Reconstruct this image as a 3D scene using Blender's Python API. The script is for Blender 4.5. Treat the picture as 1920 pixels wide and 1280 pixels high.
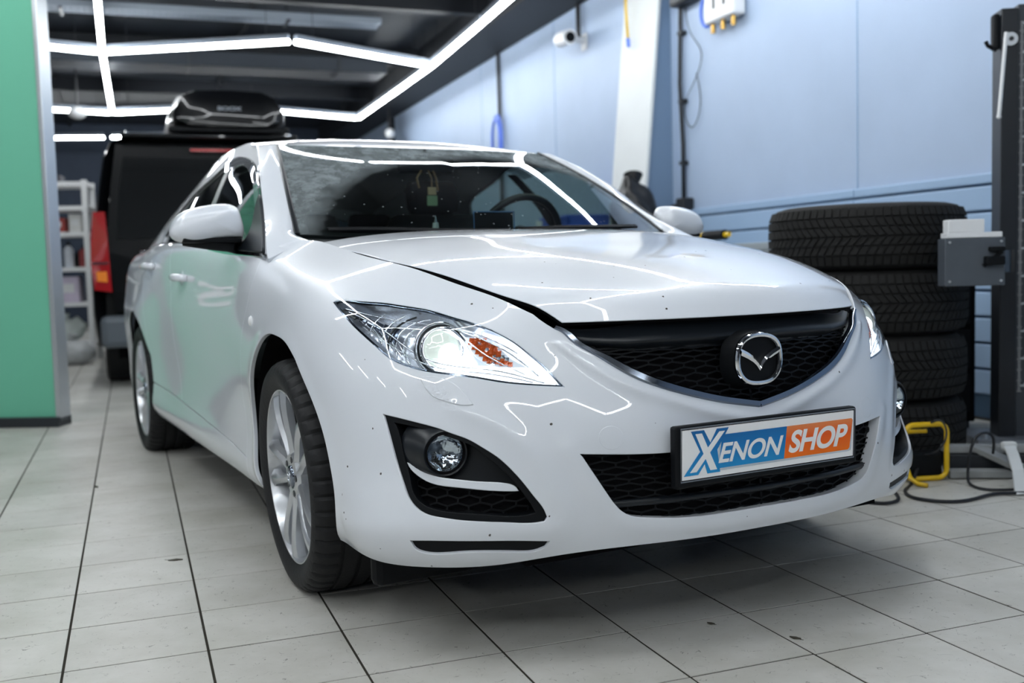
import numpy as np
import bpy, bmesh, math, random

from mathutils import Vector, Matrix
from mathutils.geometry import delaunay_2d_cdt
random.seed(7)
SC=bpy.context.scene; COL=SC.collection
for o in list(bpy.data.objects): bpy.data.objects.remove(o)
# ================= camera, world, exposure =================
FPX,PITCH,ROLL,CAMH=1917.,.0719,-.0272,.8876
cd=bpy.data.cameras.new('camera'); cam=bpy.data.objects.new('camera',cd); COL.objects.link(cam)
cp,sp=math.cos(PITCH),math.sin(PITCH); cr_,sr_=math.cos(ROLL),math.sin(ROLL)
fw=Vector((0,cp,-sp)); up0=Vector((0,sp,cp)); rt0=Vector((1,0,0))
rr=cr_*rt0+sr_*up0; uu=-sr_*rt0+cr_*up0
cam.matrix_world=Matrix(((rr.x,uu.x,-fw.x,0),(rr.y,uu.y,-fw.y,0),(rr.z,uu.z,-fw.z,CAMH),(0,0,0,1)))
cd.sensor_width=36; cd.lens=FPX/1920*36; cd.clip_start=.05; cd.clip_end=100
cd.dof.use_dof=True; cd.dof.focus_distance=2.5; cd.dof.aperture_fstop=2.6
SC.camera=cam
W=bpy.data.worlds.new('World'); SC.world=W; W.use_nodes=True
W.node_tree.nodes['Background'].inputs[0].default_value=(.75,.85,1,1); W.node_tree.nodes['Background'].inputs[1].default_value=.5
SC.view_settings.view_transform='Standard'; SC.view_settings.look='None'; SC.view_settings.gamma=1
SC.view_settings.use_curve_mapping=False; SC.view_settings.exposure=-0.08
TUBE=40.0        # strength of the ceiling tubes
TILE_YAW=.3554
CAR_YAW,CAR_X,CAR_Y=.4848,.1338,3.2453
# ================= materials =================
MATS={}
def mat(name,col,rough=.5,metal=0.,coat=0.,spec=.5,emit=None,estr=0.,noise=0.,nscale=8.,bump=0.,bscale=60.,alpha=None,trans=0.,ior=1.45,crough=.03):
    if name in MATS: return MATS[name]
    m=bpy.data.materials.new(name); m.use_nodes=True; nt=m.node_tree; b=nt.nodes['Principled BSDF']
    b.inputs['Base Color'].default_value=(*col,1); b.inputs['Roughness'].default_value=rough; b.inputs['Metallic'].default_value=metal
    b.inputs['Coat Weight'].default_value=coat; b.inputs['Coat Roughness'].default_value=crough; b.inputs['Specular IOR Level'].default_value=spec
    b.inputs['Transmission Weight'].default_value=trans; b.inputs['IOR'].default_value=ior
    if emit: b.inputs['Emission Color'].default_value=(*emit,1); b.inputs['Emission Strength'].default_value=estr
    if noise or bump:
        tc=nt.nodes.new('ShaderNodeTexCoord')
    if noise:
        n=nt.nodes.new('ShaderNodeTexNoise'); n.inputs['Scale'].default_value=nscale; n.inputs['Detail'].default_value=6; nt.links.new(tc.outputs['Object'],n.inputs['Vector'])
        mx=nt.nodes.new('ShaderNodeMix'); mx.data_type='RGBA'; mx.inputs[6].default_value=(*[max(0,c*(1-noise)) for c in col],1); mx.inputs[7].default_value=(*[min(1,c*(1+noise)) for c in col],1)
        nt.links.new(n.outputs['Fac'],mx.inputs[0]); nt.links.new(mx.outputs[2],b.inputs['Base Color'])
    if bump:
        n2=nt.nodes.new('ShaderNodeTexNoise'); n2.inputs['Scale'].default_value=bscale; n2.inputs['Detail'].default_value=4; nt.links.new(tc.outputs['Object'],n2.inputs['Vector'])
        bp=nt.nodes.new('ShaderNodeBump'); bp.inputs['Strength'].default_value=bump; bp.inputs['Distance'].default_value=.004; nt.links.new(n2.outputs['Fac'],bp.inputs['Height']); nt.links.new(bp.outputs[0],b.inputs['Normal'])
    MATS[name]=m; return m
def glassmat(name,tint,refl=.045,rough=.0,dust=False,veil=0.0,veilcol=(.5,.55,.55)):
    """thin tinted pane: transparent + mirror by fresnel, with an optional film of dirt"""
    m=bpy.data.materials.new(name); m.use_nodes=True; nt=m.node_tree; nt.nodes.clear()
    out=nt.nodes.new('ShaderNodeOutputMaterial'); tr=nt.nodes.new('ShaderNodeBsdfTransparent'); tr.inputs[0].default_value=(*tint,1)
    gl=nt.nodes.new('ShaderNodeBsdfGlossy'); gl.inputs['Roughness'].default_value=rough
    lw=nt.nodes.new('ShaderNodeLayerWeight'); lw.inputs[0].default_value=.5; fr=nt.nodes.new('ShaderNodeMath'); fr.operation='POWER'; nt.links.new(lw.outputs['Facing'],fr.inputs[0]); fr.inputs[1].default_value=4.6
    mx=nt.nodes.new('ShaderNodeMixShader'); 
    ad=nt.nodes.new('ShaderNodeMath'); ad.operation='ADD'; ad.inputs[1].default_value=refl; ad.use_clamp=True; nt.links.new(fr.outputs[0],ad.inputs[0])
    nt.links.new(ad.outputs[0],mx.inputs[0]); nt.links.new(tr.outputs[0],mx.inputs[1]); nt.links.new(gl.outputs[0],mx.inputs[2])
    last=mx
    if dust or veil:
        df=nt.nodes.new('ShaderNodeBsdfDiffuse'); df.inputs[0].default_value=(*veilcol,1)
        m2=nt.nodes.new('ShaderNodeMixShader'); nt.links.new(last.outputs[0],m2.inputs[1]); nt.links.new(df.outputs[0],m2.inputs[2])
        if dust:
            at=nt.nodes.new('ShaderNodeAttribute'); at.attribute_name='dust'
            tc=nt.nodes.new('ShaderNodeTexCoord'); n=nt.nodes.new('ShaderNodeTexNoise'); n.inputs['Scale'].default_value=16; n.inputs['Detail'].default_value=10; n.inputs['Roughness'].default_value=.8
            nt.links.new(tc.outputs['Object'],n.inputs['Vector'])
            mr=nt.nodes.new('ShaderNodeMapRange'); mr.inputs[1].default_value=.36; mr.inputs[2].default_value=.72; mr.inputs[3].default_value=.14; mr.inputs[4].default_value=.62; nt.links.new(n.outputs['Fac'],mr.inputs[0])
            mm=nt.nodes.new('ShaderNodeMath'); mm.operation='MULTIPLY'; nt.links.new(at.outputs['Fac'],mm.inputs[0]); nt.links.new(mr.outputs[0],mm.inputs[1])
            # water spots everywhere
            vo=nt.nodes.new('ShaderNodeTexVoronoi'); vo.inputs['Scale'].default_value=26; nt.links.new(tc.outputs['Object'],vo.inputs['Vector'])
            lt=nt.nodes.new('ShaderNodeMath'); lt.operation='LESS_THAN'; lt.inputs[1].default_value=.075; nt.links.new(vo.outputs['Distance'],lt.inputs[0])
            l2=nt.nodes.new('ShaderNodeMath'); l2.operation='MULTIPLY'; l2.inputs[1].default_value=.35; nt.links.new(lt.outputs[0],l2.inputs[0])
            ma=nt.nodes.new('ShaderNodeMath'); ma.operation='MAXIMUM'; nt.links.new(mm.outputs[0],ma.inputs[0]); nt.links.new(l2.outputs[0],ma.inputs[1])
            nt.links.new(ma.outputs[0],m2.inputs[0])
        else: m2.inputs[0].default_value=veil
        last=m2
    nt.links.new(last.outputs[0],out.inputs[0]); MATS[name]=m; return m
def paint():
    m=mat('white_paint',(.72,.755,.81),.32,coat=1.0,spec=.5,crough=.015); nt=m.node_tree; b=nt.nodes['Principled BSDF']
    tc=nt.nodes.new('ShaderNodeTexCoord'); 
    # sparse chips and dried specks of dirt
    vo=nt.nodes.new('ShaderNodeTexVoronoi'); vo.inputs['Scale'].default_value=22; nt.links.new(tc.outputs['Object'],vo.inputs['Vector'])
    wn=nt.nodes.new('ShaderNodeTexNoise'); wn.inputs['Scale'].default_value=300; nt.links.new(tc.outputs['Object'],wn.inputs['Vector'])
    ad=nt.nodes.new('ShaderNodeMath'); ad.operation='MULTIPLY_ADD'; ad.inputs[1].default_value=.07; nt.links.new(wn.outputs['Fac'],ad.inputs[0]); nt.links.new(vo.outputs['Distance'],ad.inputs[2])
    lt=nt.nodes.new('ShaderNodeMath'); lt.operation='LESS_THAN'; lt.inputs[1].default_value=.098; nt.links.new(ad.outputs[0],lt.inputs[0])
    sx=nt.nodes.new('ShaderNodeSeparateColor'); nt.links.new(vo.outputs['Color'],sx.inputs[0])
    gt=nt.nodes.new('ShaderNodeMath'); gt.operation='GREATER_THAN'; gt.inputs[1].default_value=.25; nt.links.new(sx.outputs[0],gt.inputs[0])
    # only on the nose (object y < -0.55)
    sy=nt.nodes.new('ShaderNodeSeparateXYZ'); nt.links.new(tc.outputs['Object'],sy.inputs[0])
    fr=nt.nodes.new('ShaderNodeMath'); fr.operation='LESS_THAN'; fr.inputs[1].default_value=-.5; nt.links.new(sy.outputs['Y'],fr.inputs[0])
    a=nt.nodes.new('ShaderNodeMath'); a.operation='MULTIPLY'; nt.links.new(lt.outputs[0],a.inputs[0]); nt.links.new(gt.outputs[0],a.inputs[1])
    c=nt.nodes.new('ShaderNodeMath'); c.operation='MULTIPLY'; nt.links.new(a.outputs[0],c.inputs[0]); nt.links.new(fr.outputs[0],c.inputs[1])
    # road film low down
    n=nt.nodes.new('ShaderNodeTexNoise'); n.inputs['Scale'].default_value=4; n.inputs['Detail'].default_value=7; nt.links.new(tc.outputs['Object'],n.inputs['Vector'])
    mr=nt.nodes.new('ShaderNodeMapRange'); mr.inputs[1].default_value=.55; mr.inputs[2].default_value=.2; mr.inputs[3].default_value=0; mr.inputs[4].default_value=.5; nt.links.new(sy.outputs['Z'],mr.inputs[0])
    f=nt.nodes.new('ShaderNodeMath'); f.operation='MULTIPLY'; nt.links.new(mr.outputs[0],f.inputs[0]); nt.links.new(n.outputs['Fac'],f.inputs[1])
    m1=nt.nodes.new('ShaderNodeMix'); m1.data_type='RGBA'; m1.inputs[6].default_value=(.72,.755,.81,1); m1.inputs[7].default_value=(.56,.57,.57,1); nt.links.new(f.outputs[0],m1.inputs[0])
    m2=nt.nodes.new('ShaderNodeMix'); m2.data_type='RGBA'; nt.links.new(m1.outputs[2],m2.inputs[6]); m2.inputs[7].default_value=(.05,.045,.04,1); nt.links.new(c.outputs[0],m2.inputs[0])
    nt.links.new(m2.outputs[2],b.inputs['Base Color']); return m
PAINT=paint()
BLACKP=mat('black_trim',(.004,.005,.0065),.5,spec=.2)
SATIN=mat('satin_black_trim',(.008,.0105,.014),.32,spec=.45)
DEEP=mat('deep_black',(.004,.004,.005),.8,spec=.1)
RUBBER=mat('rubber',(.012,.0125,.014),.6,spec=.35,noise=.3,nscale=12,bump=.3,bscale=90)
TREAD=mat('tread_rubber',(.013,.0128,.0125),.75,spec=.3,noise=.35,nscale=20,bump=.5,bscale=120)
CHROME=mat('chrome',(.80,.82,.85),.08,metal=1)
DCHROME=mat('dark_chrome',(.22,.25,.30),.12,metal=1)
ALLOY=mat('silver_alloy',(.62,.64,.67),.28,metal=.85,coat=.5,noise=.12,nscale=14)
GLASSW=glassmat('windshield_glass',(.60,.70,.67),.045,dust=True,veilcol=(.42,.48,.50))
GLASSS=glassmat('side_glass',(.42,.50,.48),.05)
LENS=glassmat('headlight_lens',(.93,.96,.98),.035)
WHITEP=mat('white_plastic',(.78,.79,.80),.4)
GREY=mat('grey_metal',(.20,.22,.25),.45,metal=.4)
DARKM=mat('dark_metal',(.03,.034,.04),.4,metal=.3)
YEL=mat('yellow_paint',(.75,.48,.01),.35,coat=.3)
def lin(r,g,b): return tuple((c/255/12.92 if c/255<=.04045 else ((c/255+.055)/1.055)**2.4) for c in (r,g,b))

# ================= object helpers =================
def link(name,me,m=None,parent=None,smooth=False,loc=None):
    if m is not None: me.materials.append(m)
    if smooth:
        me.polygons.foreach_set('use_smooth',[True]*len(me.polygons))
    o=bpy.data.objects.new(name,me); COL.objects.link(o)
    if parent: o.parent=parent
    if loc is not None: o.location=loc
    return o
def meta(o,label=None,cat=None,group=None,kind=None):
    if label:o['label']=label
    if cat:o['category']=cat
    if group:o['group']=group
    if kind:o['kind']=kind
    return o
def empty(name,loc,rz=0,label=None,cat=None,group=None):
    o=bpy.data.objects.new(name,None); COL.objects.link(o); o.location=loc; o.rotation_euler=(0,0,rz); o.empty_display_size=.1
    return meta(o,label,cat,group)
def copy_tree(o,parent=None):
    c=o.copy(); COL.objects.link(c)
    if parent: c.parent=parent
    for ch in list(o.children): copy_tree(ch,c)
    return c
class MB:
    def __init__(s): s.bm=bmesh.new()
    def box(s,c,d,rz=0,bev=0,M=None):
        g=bmesh.ops.create_cube(s.bm,size=1)['verts']
        bmesh.ops.scale(s.bm,vec=d,verts=g)
        if bev:
            ed=list({e for v in g for e in v.link_edges}); r=bmesh.ops.bevel(s.bm,geom=ed,offset=bev,segments=2,affect='EDGES',profile=.5); g=list({v for f in r['faces'] for v in f.verts}|{v for v in g if v.is_valid})
        mt=Matrix.Translation(c)@Matrix.Rotation(rz,4,'Z')
        if M is not None: mt=Matrix.Translation(c)@M
        bmesh.ops.transform(s.bm,matrix=mt,verts=g); return s
    def bar(s,a,b,w,h=None,up=(0,0,1)):
        a=Vector(a);b=Vector(b); d=b-a; L=d.length
        if L<1e-6: return s
        z=d/L; x=z.cross(Vector(up))
        if x.length<1e-4: x=z.cross(Vector((1,0,0)))
        x.normalize(); y=z.cross(x); h=h or w
        g=bmesh.ops.create_cube(s.bm,size=1)['verts']
        m=Matrix(((x.x*w,y.x*h,z.x*L,(a.x+b.x)/2),(x.y*w,y.y*h,z.y*L,(a.y+b.y)/2),(x.z*w,y.z*h,z.z*L,(a.z+b.z)/2),(0,0,0,1)))
        bmesh.ops.transform(s.bm,matrix=m,verts=g); return s
    def cyl(s,a,b,r,r2=None,n=24,cap=True):
        a=Vector(a);b=Vector(b); d=b-a; q=d.to_track_quat('Z','Y').to_matrix().to_4x4()
        bmesh.ops.create_cone(s.bm,cap_ends=cap,segments=n,radius1=r,radius2=r if r2 is None else r2,depth=d.length,matrix=Matrix.Translation((a+b)/2)@q); return s
    def ball(s,c,r,n=16,sc=(1,1,1)):
        bmesh.ops.create_uvsphere(s.bm,u_segments=n*2,v_segments=n,radius=r,matrix=Matrix.Translation(c)@Matrix.Diagonal((*sc,1))); return s
    def tube(s,pts,r,n=10,closed=False):
        pts=[Vector(p) for p in pts]; N=len(pts); rings=[]; ref=None
        for i,p in enumerate(pts):
            if closed: t=(pts[(i+1)%N]-pts[i-1])
            else: t=pts[min(i+1,N-1)]-pts[max(i-1,0)]
            t.normalize()
            if ref is None:
                ref=t.cross(Vector((0,0,1)));  ref=ref if ref.length>.05 else t.cross(Vector((1,0,0)))
            ref=(ref-t*ref.dot(t)).normalized(); bn=t.cross(ref); rr=r[i] if isinstance(r,(list,tuple)) else r
            rings.append([s.bm.verts.new(p+ref*math.cos(2*math.pi*k/n)*rr+bn*math.sin(2*math.pi*k/n)*rr) for k in range(n)])
        for i in range(N if closed else N-1):
            A=rings[i];B=rings[(i+1)%N]
            for k in range(n): s.bm.faces.new((A[k],A[(k+1)%n],B[(k+1)%n],B[k]))
        if not closed: s.bm.faces.new(rings[0][::-1]); s.bm.faces.new(rings[-1])
        return s
    def prism(s,poly,f0,f1):
        """poly: 2D pts; f0,f1 map (a,b)->3D for the two caps"""
        A=[s.bm.verts.new(f0(*p)) for p in poly]; B=[s.bm.verts.new(f1(*p)) for p in poly]; n=len(poly)
        s.bm.faces.new(A); s.bm.faces.new(B[::-1])
        for i in range(n): s.bm.faces.new((A[i],B[i],B[(i+1)%n],A[(i+1)%n]))
        return s
    def lathe(s,prof,n=64,axis='x',closed=False):
        rings=[]
        for (a,r) in prof:
            rings.append([s.bm.verts.new((a,r*math.cos(2*math.pi*k/n),r*math.sin(2*math.pi*k/n)) if axis=='x' else (r*math.cos(2*math.pi*k/n),r*math.sin(2*math.pi*k/n),a)) for k in range(n)])
        for A,B in zip(rings[:-1],rings[1:]):
            for k in range(n): s.bm.faces.new((A[k],A[(k+1)%n],B[(k+1)%n],B[k]))
        return s
    def out(s,name,m=None,parent=None,smooth=False,loc=None,angle=None):
        me=bpy.data.meshes.new(name); bmesh.ops.recalc_face_normals(s.bm,faces=s.bm.faces); s.bm.to_mesh(me); s.bm.free()
        o=link(name,me,m,parent,smooth,loc)
        if smooth and angle is not None: me.set_sharp_from_angle(angle=math.radians(angle))
        return o
def curve_pts(ctrl,n=12):
    c=np.array(ctrl,float); t=np.r_[0,np.cumsum(np.linalg.norm(np.diff(c,axis=0),axis=1))]
    return [tuple(p) for p in spl(t,c,np.linspace(0,t[-1],n*(len(ctrl)-1)+1))]

def _spl(t,Y):
    # natural cubic spline through (t_i,Y_i) along axis0 -> second derivatives
    t=np.asarray(t,float); Y=np.asarray(Y,float); n=len(t); h=np.diff(t)
    A=np.zeros((n,n)); B=np.zeros_like(Y)
    A[0,0]=A[-1,-1]=1
    for i in range(1,n-1):
        A[i,i-1]=h[i-1]; A[i,i]=2*(h[i-1]+h[i]); A[i,i+1]=h[i]
        B[i]=6*((Y[i+1]-Y[i])/h[i]-(Y[i]-Y[i-1])/h[i-1])
    return np.linalg.solve(A,B.reshape(n,-1)).reshape(Y.shape)
def spl(t,Y,x):
    t=np.asarray(t,float); Y=np.asarray(Y,float); M=_spl(t,Y); x=np.asarray(x,float)
    i=np.clip(np.searchsorted(t,x,side='right')-1,0,len(t)-2); h=t[i+1]-t[i]
    a=(t[i+1]-x)/h; b=(x-t[i])/h; ex=(Ellipsis,)+(None,)*(Y.ndim-1)
    a,b,h=a[ex],b[ex],h[ex]
    return a*Y[i]+b*Y[i+1]+((a**3-a)*M[i]+(b**3-b)*M[i+1])*h*h/6
class Surf:
    """C2 surface through a grid of control points G[col][row] ; u = metres along the middle row, v = row knots"""
    def __init__(s,G,um=None):
        s.G=np.array(G,float); s.nu,s.nv=s.G.shape[:2]
        r=s.G[:,s.nv//2] if um is None else s.G[:,um]
        s.u=np.r_[0,np.cumsum(np.linalg.norm(np.diff(r,axis=0),axis=1))]
        c=np.linalg.norm(np.diff(s.G,axis=1),axis=2).mean(0); s.v=np.r_[0,np.cumsum(c)]
        s.Mv=np.stack([_spl(s.v,s.G[i]) for i in range(s.nu)])
    def __call__(s,u,v):
        u=np.asarray(u,float).ravel(); v=np.asarray(v,float).ravel()
        j=np.clip(np.searchsorted(s.v,v,side='right')-1,0,s.nv-2); h=s.v[j+1]-s.v[j]
        a=(s.v[j+1]-v)/h; b=(v-s.v[j])/h
        # value of every column at v  -> (nu, n, 3)
        C=(a[:,None]*s.G[:,j]+b[:,None]*s.G[:,j+1]+(((a**3-a)*h*h/6)[:,None])*s.Mv[:,j]+(((b**3-b)*h*h/6)[:,None])*s.Mv[:,j+1])
        M=_spl(s.u,C)
        i=np.clip(np.searchsorted(s.u,u,side='right')-1,0,s.nu-2); hu=s.u[i+1]-s.u[i]
        a=((s.u[i+1]-u)/hu)[:,None]; b=((u-s.u[i])/hu)[:,None]; k=np.arange(len(u)); hu=hu[:,None]
        return a*C[i,k]+b*C[i+1,k]+((a**3-a)*M[i,k]+(b**3-b)*M[i+1,k])*hu*hu/6
# ---- lower body, half side (x>=0); columns from the nose round to the tail, rows sill -> shoulder
def side(y,w=0.0,zb=.235,zt=.98,xt=.845,xb=.86,flare=0.0,yt=None):
    """straight door section at y"""
    yt=y if yt is None else yt
    return [(xb+.002+w,y,zb-.01),(xb+.020+w+flare*.5,y,zb+.035),(xb+.012+w+flare,y,zb+.11),(xb+.008+w+flare,y,.47),(xb+.016+w+flare,y,.56),(xb+.026+w+flare,y,.65),(xb+.032+w+flare*.8,y,.74),(xb+.028+w+flare*.4,y,.82),(xb+.012+w,y+(yt-y)*.5,zt-.055),(xt,yt,zt)]
BC=[
 [(0,-.975,.262),(0,-.984,.30),(0,-.983,.36),(0,-.979,.43),(0,-.970,.50),(0,-.957,.56),(0,-.944,.62),(0,-.933,.68),(0,-.925,.72),(0,-.917,.761)],
 [(.24,-.955,.26),(.24,-.964,.298),(.24,-.963,.36),(.24,-.960,.43),(.238,-.951,.50),(.236,-.938,.56),(.234,-.922,.62),(.232,-.908,.68),(.231,-.900,.72),(.23,-.890,.762)],
 [(.49,-.872,.247),(.487,-.888,.288),(.478,-.898,.36),(.470,-.899,.43),(.466,-.893,.50),(.464,-.880,.56),(.462,-.862,.62),(.460,-.840,.68),(.458,-.826,.72),(.456,-.810,.759)],
 [(.625,-.800,.226),(.632,-.822,.262),(.632,-.828,.335),(.622,-.820,.42),(.612,-.812,.50),(.602,-.802,.57),(.590,-.787,.64),(.573,-.768,.70),(.555,-.745,.755),(.537,-.712,.808)],
 [(.748,-.705,.217),(.765,-.730,.256),(.768,-.735,.333),(.757,-.718,.42),(.748,-.708,.50),(.738,-.698,.572),(.724,-.683,.645),(.697,-.662,.715),(.652,-.628,.785),(.590,-.565,.850)],
 [(.835,-.590,.219),(.858,-.605,.258),(.862,-.605,.333),(.848,-.586,.42),(.841,-.575,.50),(.834,-.564,.578),(.822,-.548,.655),(.795,-.525,.735),(.735,-.488,.812),(.628,-.400,.889)],
 [(.862,-.455,.235),(.880,-.455,.278),(.884,-.450,.35),(.884,-.437,.42),(.882,-.427,.50),(.879,-.413,.585),(.870,-.390,.668),(.845,-.358,.755),(.775,-.308,.845),(.651,-.240,.914)],
 [(.86,-.22,.240),(.880,-.22,.285),(.886,-.22,.35),(.890,-.215,.42),(.893,-.205,.50),(.895,-.195,.595),(.893,-.175,.69),(.873,-.145,.785),(.803,-.090,.875),(.670,-.030,.944)],
 [(.86,.06,.240),(.880,.06,.285),(.886,.06,.35),(.890,.06,.42),(.894,.062,.50),(.898,.065,.60),(.897,.075,.70),(.882,.10,.80),(.830,.155,.900),(.695,.265,.988)],
 [(.862,.32,.226),(.882,.32,.27),(.876,.32,.35),(.872,.32,.44),(.882,.32,.53),(.892,.32,.62),(.896,.32,.715),(.890,.33,.810),(.868,.325,.905),(.800,.30,.972)],
 side(.62,zt=.966,xt=.838,yt=.60),
 side(1.1,zt=.997,xt=.842),
 side(1.6,zt=1.027,xt=.842),
 side(2.1,zt=1.045,xt=.835,flare=.0),
 side(2.45,zt=1.045,xt=.815,xb=.858,flare=.018),
 side(2.75,zt=1.04,xt=.79,xb=.850,flare=.030),
 side(3.1,zt=1.03,xt=.76,xb=.840,flare=.020),
 [(.74,3.45,.26),(.80,3.45,.31),(.825,3.45,.38),(.832,3.45,.46),(.838,3.45,.55),(.84,3.45,.64),(.835,3.44,.73),(.825,3.42,.82),(.79,3.40,.93),(.70,3.38,1.03)],
 [(.58,3.66,.28),(.62,3.69,.33),(.645,3.70,.40),(.655,3.70,.48),(.66,3.69,.57),(.66,3.68,.66),(.655,3.67,.75),(.645,3.65,.84),(.62,3.62,.94),(.56,3.58,1.04)],
 [(0,3.76,.28),(0,3.79,.33),(0,3.80,.40),(0,3.80,.48),(0,3.79,.57),(0,3.78,.66),(0,3.77,.75),(0,3.75,.85),(0,3.73,.95),(0,3.70,1.05)],
]
S=Surf(BC)

# ---- hood, half (columns front->rear, rows centre->shut line)
_hc=[(-.917,.763),(-.893,.797),(-.80,.846),(-.66,.889),(-.48,.929),(-.28,.961),(-.06,.995),(.12,1.012)]
_hs=[(.450,-.815,.763),(.472,-.780,.788),(.522,-.706,.820),(.574,-.558,.860),(.617,-.395,.895),(.646,-.237,.918),(.665,-.030,.947),(.682,.250,.978)]
HC=[]
for (cy,cz),(sx,sy,sz) in zip(_hc,_hs):
    HC.append([(sx*s, cy+(sy-cy)*s**2.2, cz+(sz-cz)*(s**4)) for s in (0,.25,.5,.72,.9,1)])
HOOD=Surf(HC,um=0)
# ---- windshield, half (columns bottom->top, rows centre->edge)
WC=[]
for t in (0,.25,.5,.75,1):
    row=[]
    for s in (0,.3,.6,.85,1):
        b=np.array([.712*s,.16+.225*s**2.2,.985+.027*s**2]); tp=np.array([.572*s,1.03+.05*s**2,1.376+.002*s])
        p=b*(1-t)+tp*t; k=4*t*(1-t); p+=np.array([0,-.5,.86])*k*(.030-.012*s); p[0]+=.006*k*s
        row.append(tuple(p))
    WC.append(row)
WIND=Surf(WC,um=0)
# ---- greenhouse side (columns front->rear, rows belt->roof rail)
_wf=np.array([.0,.08,.18,.30,.42,.54,.66,.78,.89,1.0]); _ws=WIND(_wf*WIND.u[-1],np.full(10,WIND.v[-1]+.001)); _ws=np.vstack([[(.695,.272,.986)],[(.707,.335,1.000)],_ws])
_cr=[(.757,.275,.968),(.765,.33,.998),(.735,.50,1.082),(.712,.66,1.172),(.680,.80,1.257),(.648,.92,1.318),(.612,1.06,1.375)]
_se=[(.838,.250,.936),(.834,.268,.950),(.776,.505,1.060),(.735,.690,1.178),(.700,.840,1.262),(.668,.975,1.320),(.628,1.14,1.381)]
def _rs(q,f):
    q=np.array(q,float); t=np.r_[0,np.cumsum(np.linalg.norm(np.diff(q,axis=0),axis=1))]; return spl(t,q,np.asarray(f)*t[-1])
_f=np.r_[0,np.cumsum(np.linalg.norm(np.diff(_ws,axis=0),axis=1))]; _f/=_f[-1]
PIL=Surf([_ws,_rs(_cr,_f),_rs(_se,_f)])
_belt=[(.838,.60,.968),(.839,1.0,.990),(.839,1.4,1.014),(.838,1.8,1.036),(.832,2.2,1.046),(.815,2.6,1.044),(.78,2.95,1.035),(.73,3.25,1.04)]
_rail=[(.606,1.32,1.412),(.602,1.55,1.424),(.600,1.80,1.424),(.594,2.05,1.410),(.584,2.32,1.379),(.568,2.62,1.336),(.543,2.90,1.278),(.50,3.2,1.17)]
GC=[[_se[1],_se[2],_se[3],_se[4],_se[6]]]
for i,(b,r) in enumerate(zip(_belt,_rail)):
    b=np.array(b);r=np.array(r); col=[]
    for t in (0,.25,.5,.78,1):
        p=b*(1-t)+r*t; k=4*t*(1-t)
        p+=np.array([.012,-.010,.010])*k
        col.append(tuple(p))
    GC.append(col)
GH=Surf(GC)
# ---- roof half (columns front->rear, rows centre->rail)
_rc=[(1.03,1.378),(1.06,1.390),(1.11,1.405),(1.30,1.438),(1.55,1.456),(1.80,1.460),(2.05,1.452),(2.32,1.423),(2.62,1.385),(2.90,1.327),(3.2,1.235)]
_rr=[(.572,1.08,1.378),(.598,1.10,1.380),(.625,1.15,1.383)]+_rail
RC=[[(r[0]*s,c[0]+(r[1]-c[0])*s**2,c[1]+(r[2]-c[1])*(s**3)) for s in (0,.3,.6,.85,1)] for c,r in zip(_rc,_rr)]
ROOF=Surf(RC,um=0)
# ================= panels cut out of the surfaces =================
def densify(pts,h,corner=38,smooth=True):
    """closed outline: spline between sharp corners"""
    p=np.array(pts,float); n=len(p); e=np.roll(p,-1,0)-p; a=np.arctan2(e[:,1],e[:,0]); turn=np.abs((a-np.roll(a,1)+np.pi)%(2*np.pi)-np.pi)
    cs=[i for i in range(n) if turn[i]>math.radians(corner)]
    if not cs or not smooth:
        if smooth:
            q=np.vstack([p,p,p[:1]]); t=np.r_[0,np.cumsum(np.linalg.norm(np.diff(q,axis=0),axis=1))]; L=t[n]; m=max(6,int(L/h))
            return spl(t,q,np.linspace(t[n//2],t[n//2]+L,m,endpoint=False))
        cs=list(range(n))
    out=[]
    for k,i in enumerate(cs):
        j=cs[(k+1)%len(cs)]; 
        if j<=i: j+=n
        q=p[np.arange(i,j+1)%n]; t=np.r_[0,np.cumsum(np.linalg.norm(np.diff(q,axis=0),axis=1))]
        m=max(1,int(round(t[-1]/h))); x=np.linspace(0,t[-1],m,endpoint=False)
        if len(q)==2: out.append(q[0]+(q[1]-q[0])*(x/t[-1])[:,None])
        else: out.append(spl(t,q,x))
    return np.vstack(out)
def inside(P,poly):
    x,y=P[:,0],P[:,1]; px,py=poly[:,0],poly[:,1]; r=np.zeros(len(P),bool); j=len(poly)-1
    for i in range(len(poly)):
        c=((py[i]>y)!=(py[j]>y)); 
        if c.any(): r^=c&(x<(px[j]-px[i])*(y-py[i])/(py[j]-py[i]+1e-30)+px[i])
        j=i
    return r
def dist_poly(P,poly,closed=True):
    A=poly; B=np.roll(poly,-1,0)
    if not closed: A=poly[:-1];B=poly[1:]
    d=np.full(len(P),1e9)
    for a,b in zip(A,B):
        ab=b-a; t=np.clip(((P-a)@ab)/(ab@ab+1e-12),0,1); d=np.minimum(d,np.linalg.norm(P-a-t[:,None]*ab,axis=1))
    return d
def inset(poly,d):
    """move an outline inwards by d"""
    p=np.array(poly,float); area=.5*np.sum(p[:,0]*np.roll(p[:,1],-1)-np.roll(p[:,0],-1)*p[:,1]); s=1 if area>0 else -1
    e1=p-np.roll(p,1,0); e2=np.roll(p,-1,0)-p; n1=np.stack([-e1[:,1],e1[:,0]],1); n2=np.stack([-e2[:,1],e2[:,0]],1)
    n1/=np.linalg.norm(n1,axis=1)[:,None]+1e-12; n2/=np.linalg.norm(n2,axis=1)[:,None]+1e-12
    m=n1+n2; m/=np.linalg.norm(m,axis=1)[:,None]+1e-12; c=np.clip((m*n1).sum(1),.35,1)
    return p+s*m*(d/c)[:,None]
def normals(F,u,v,h=1e-3):
    a=F(u,v); n=np.cross(F(u+h,v)-a,F(u,v+h)-a); return n/(np.linalg.norm(n,axis=1)[:,None]+1e-12)
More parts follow.
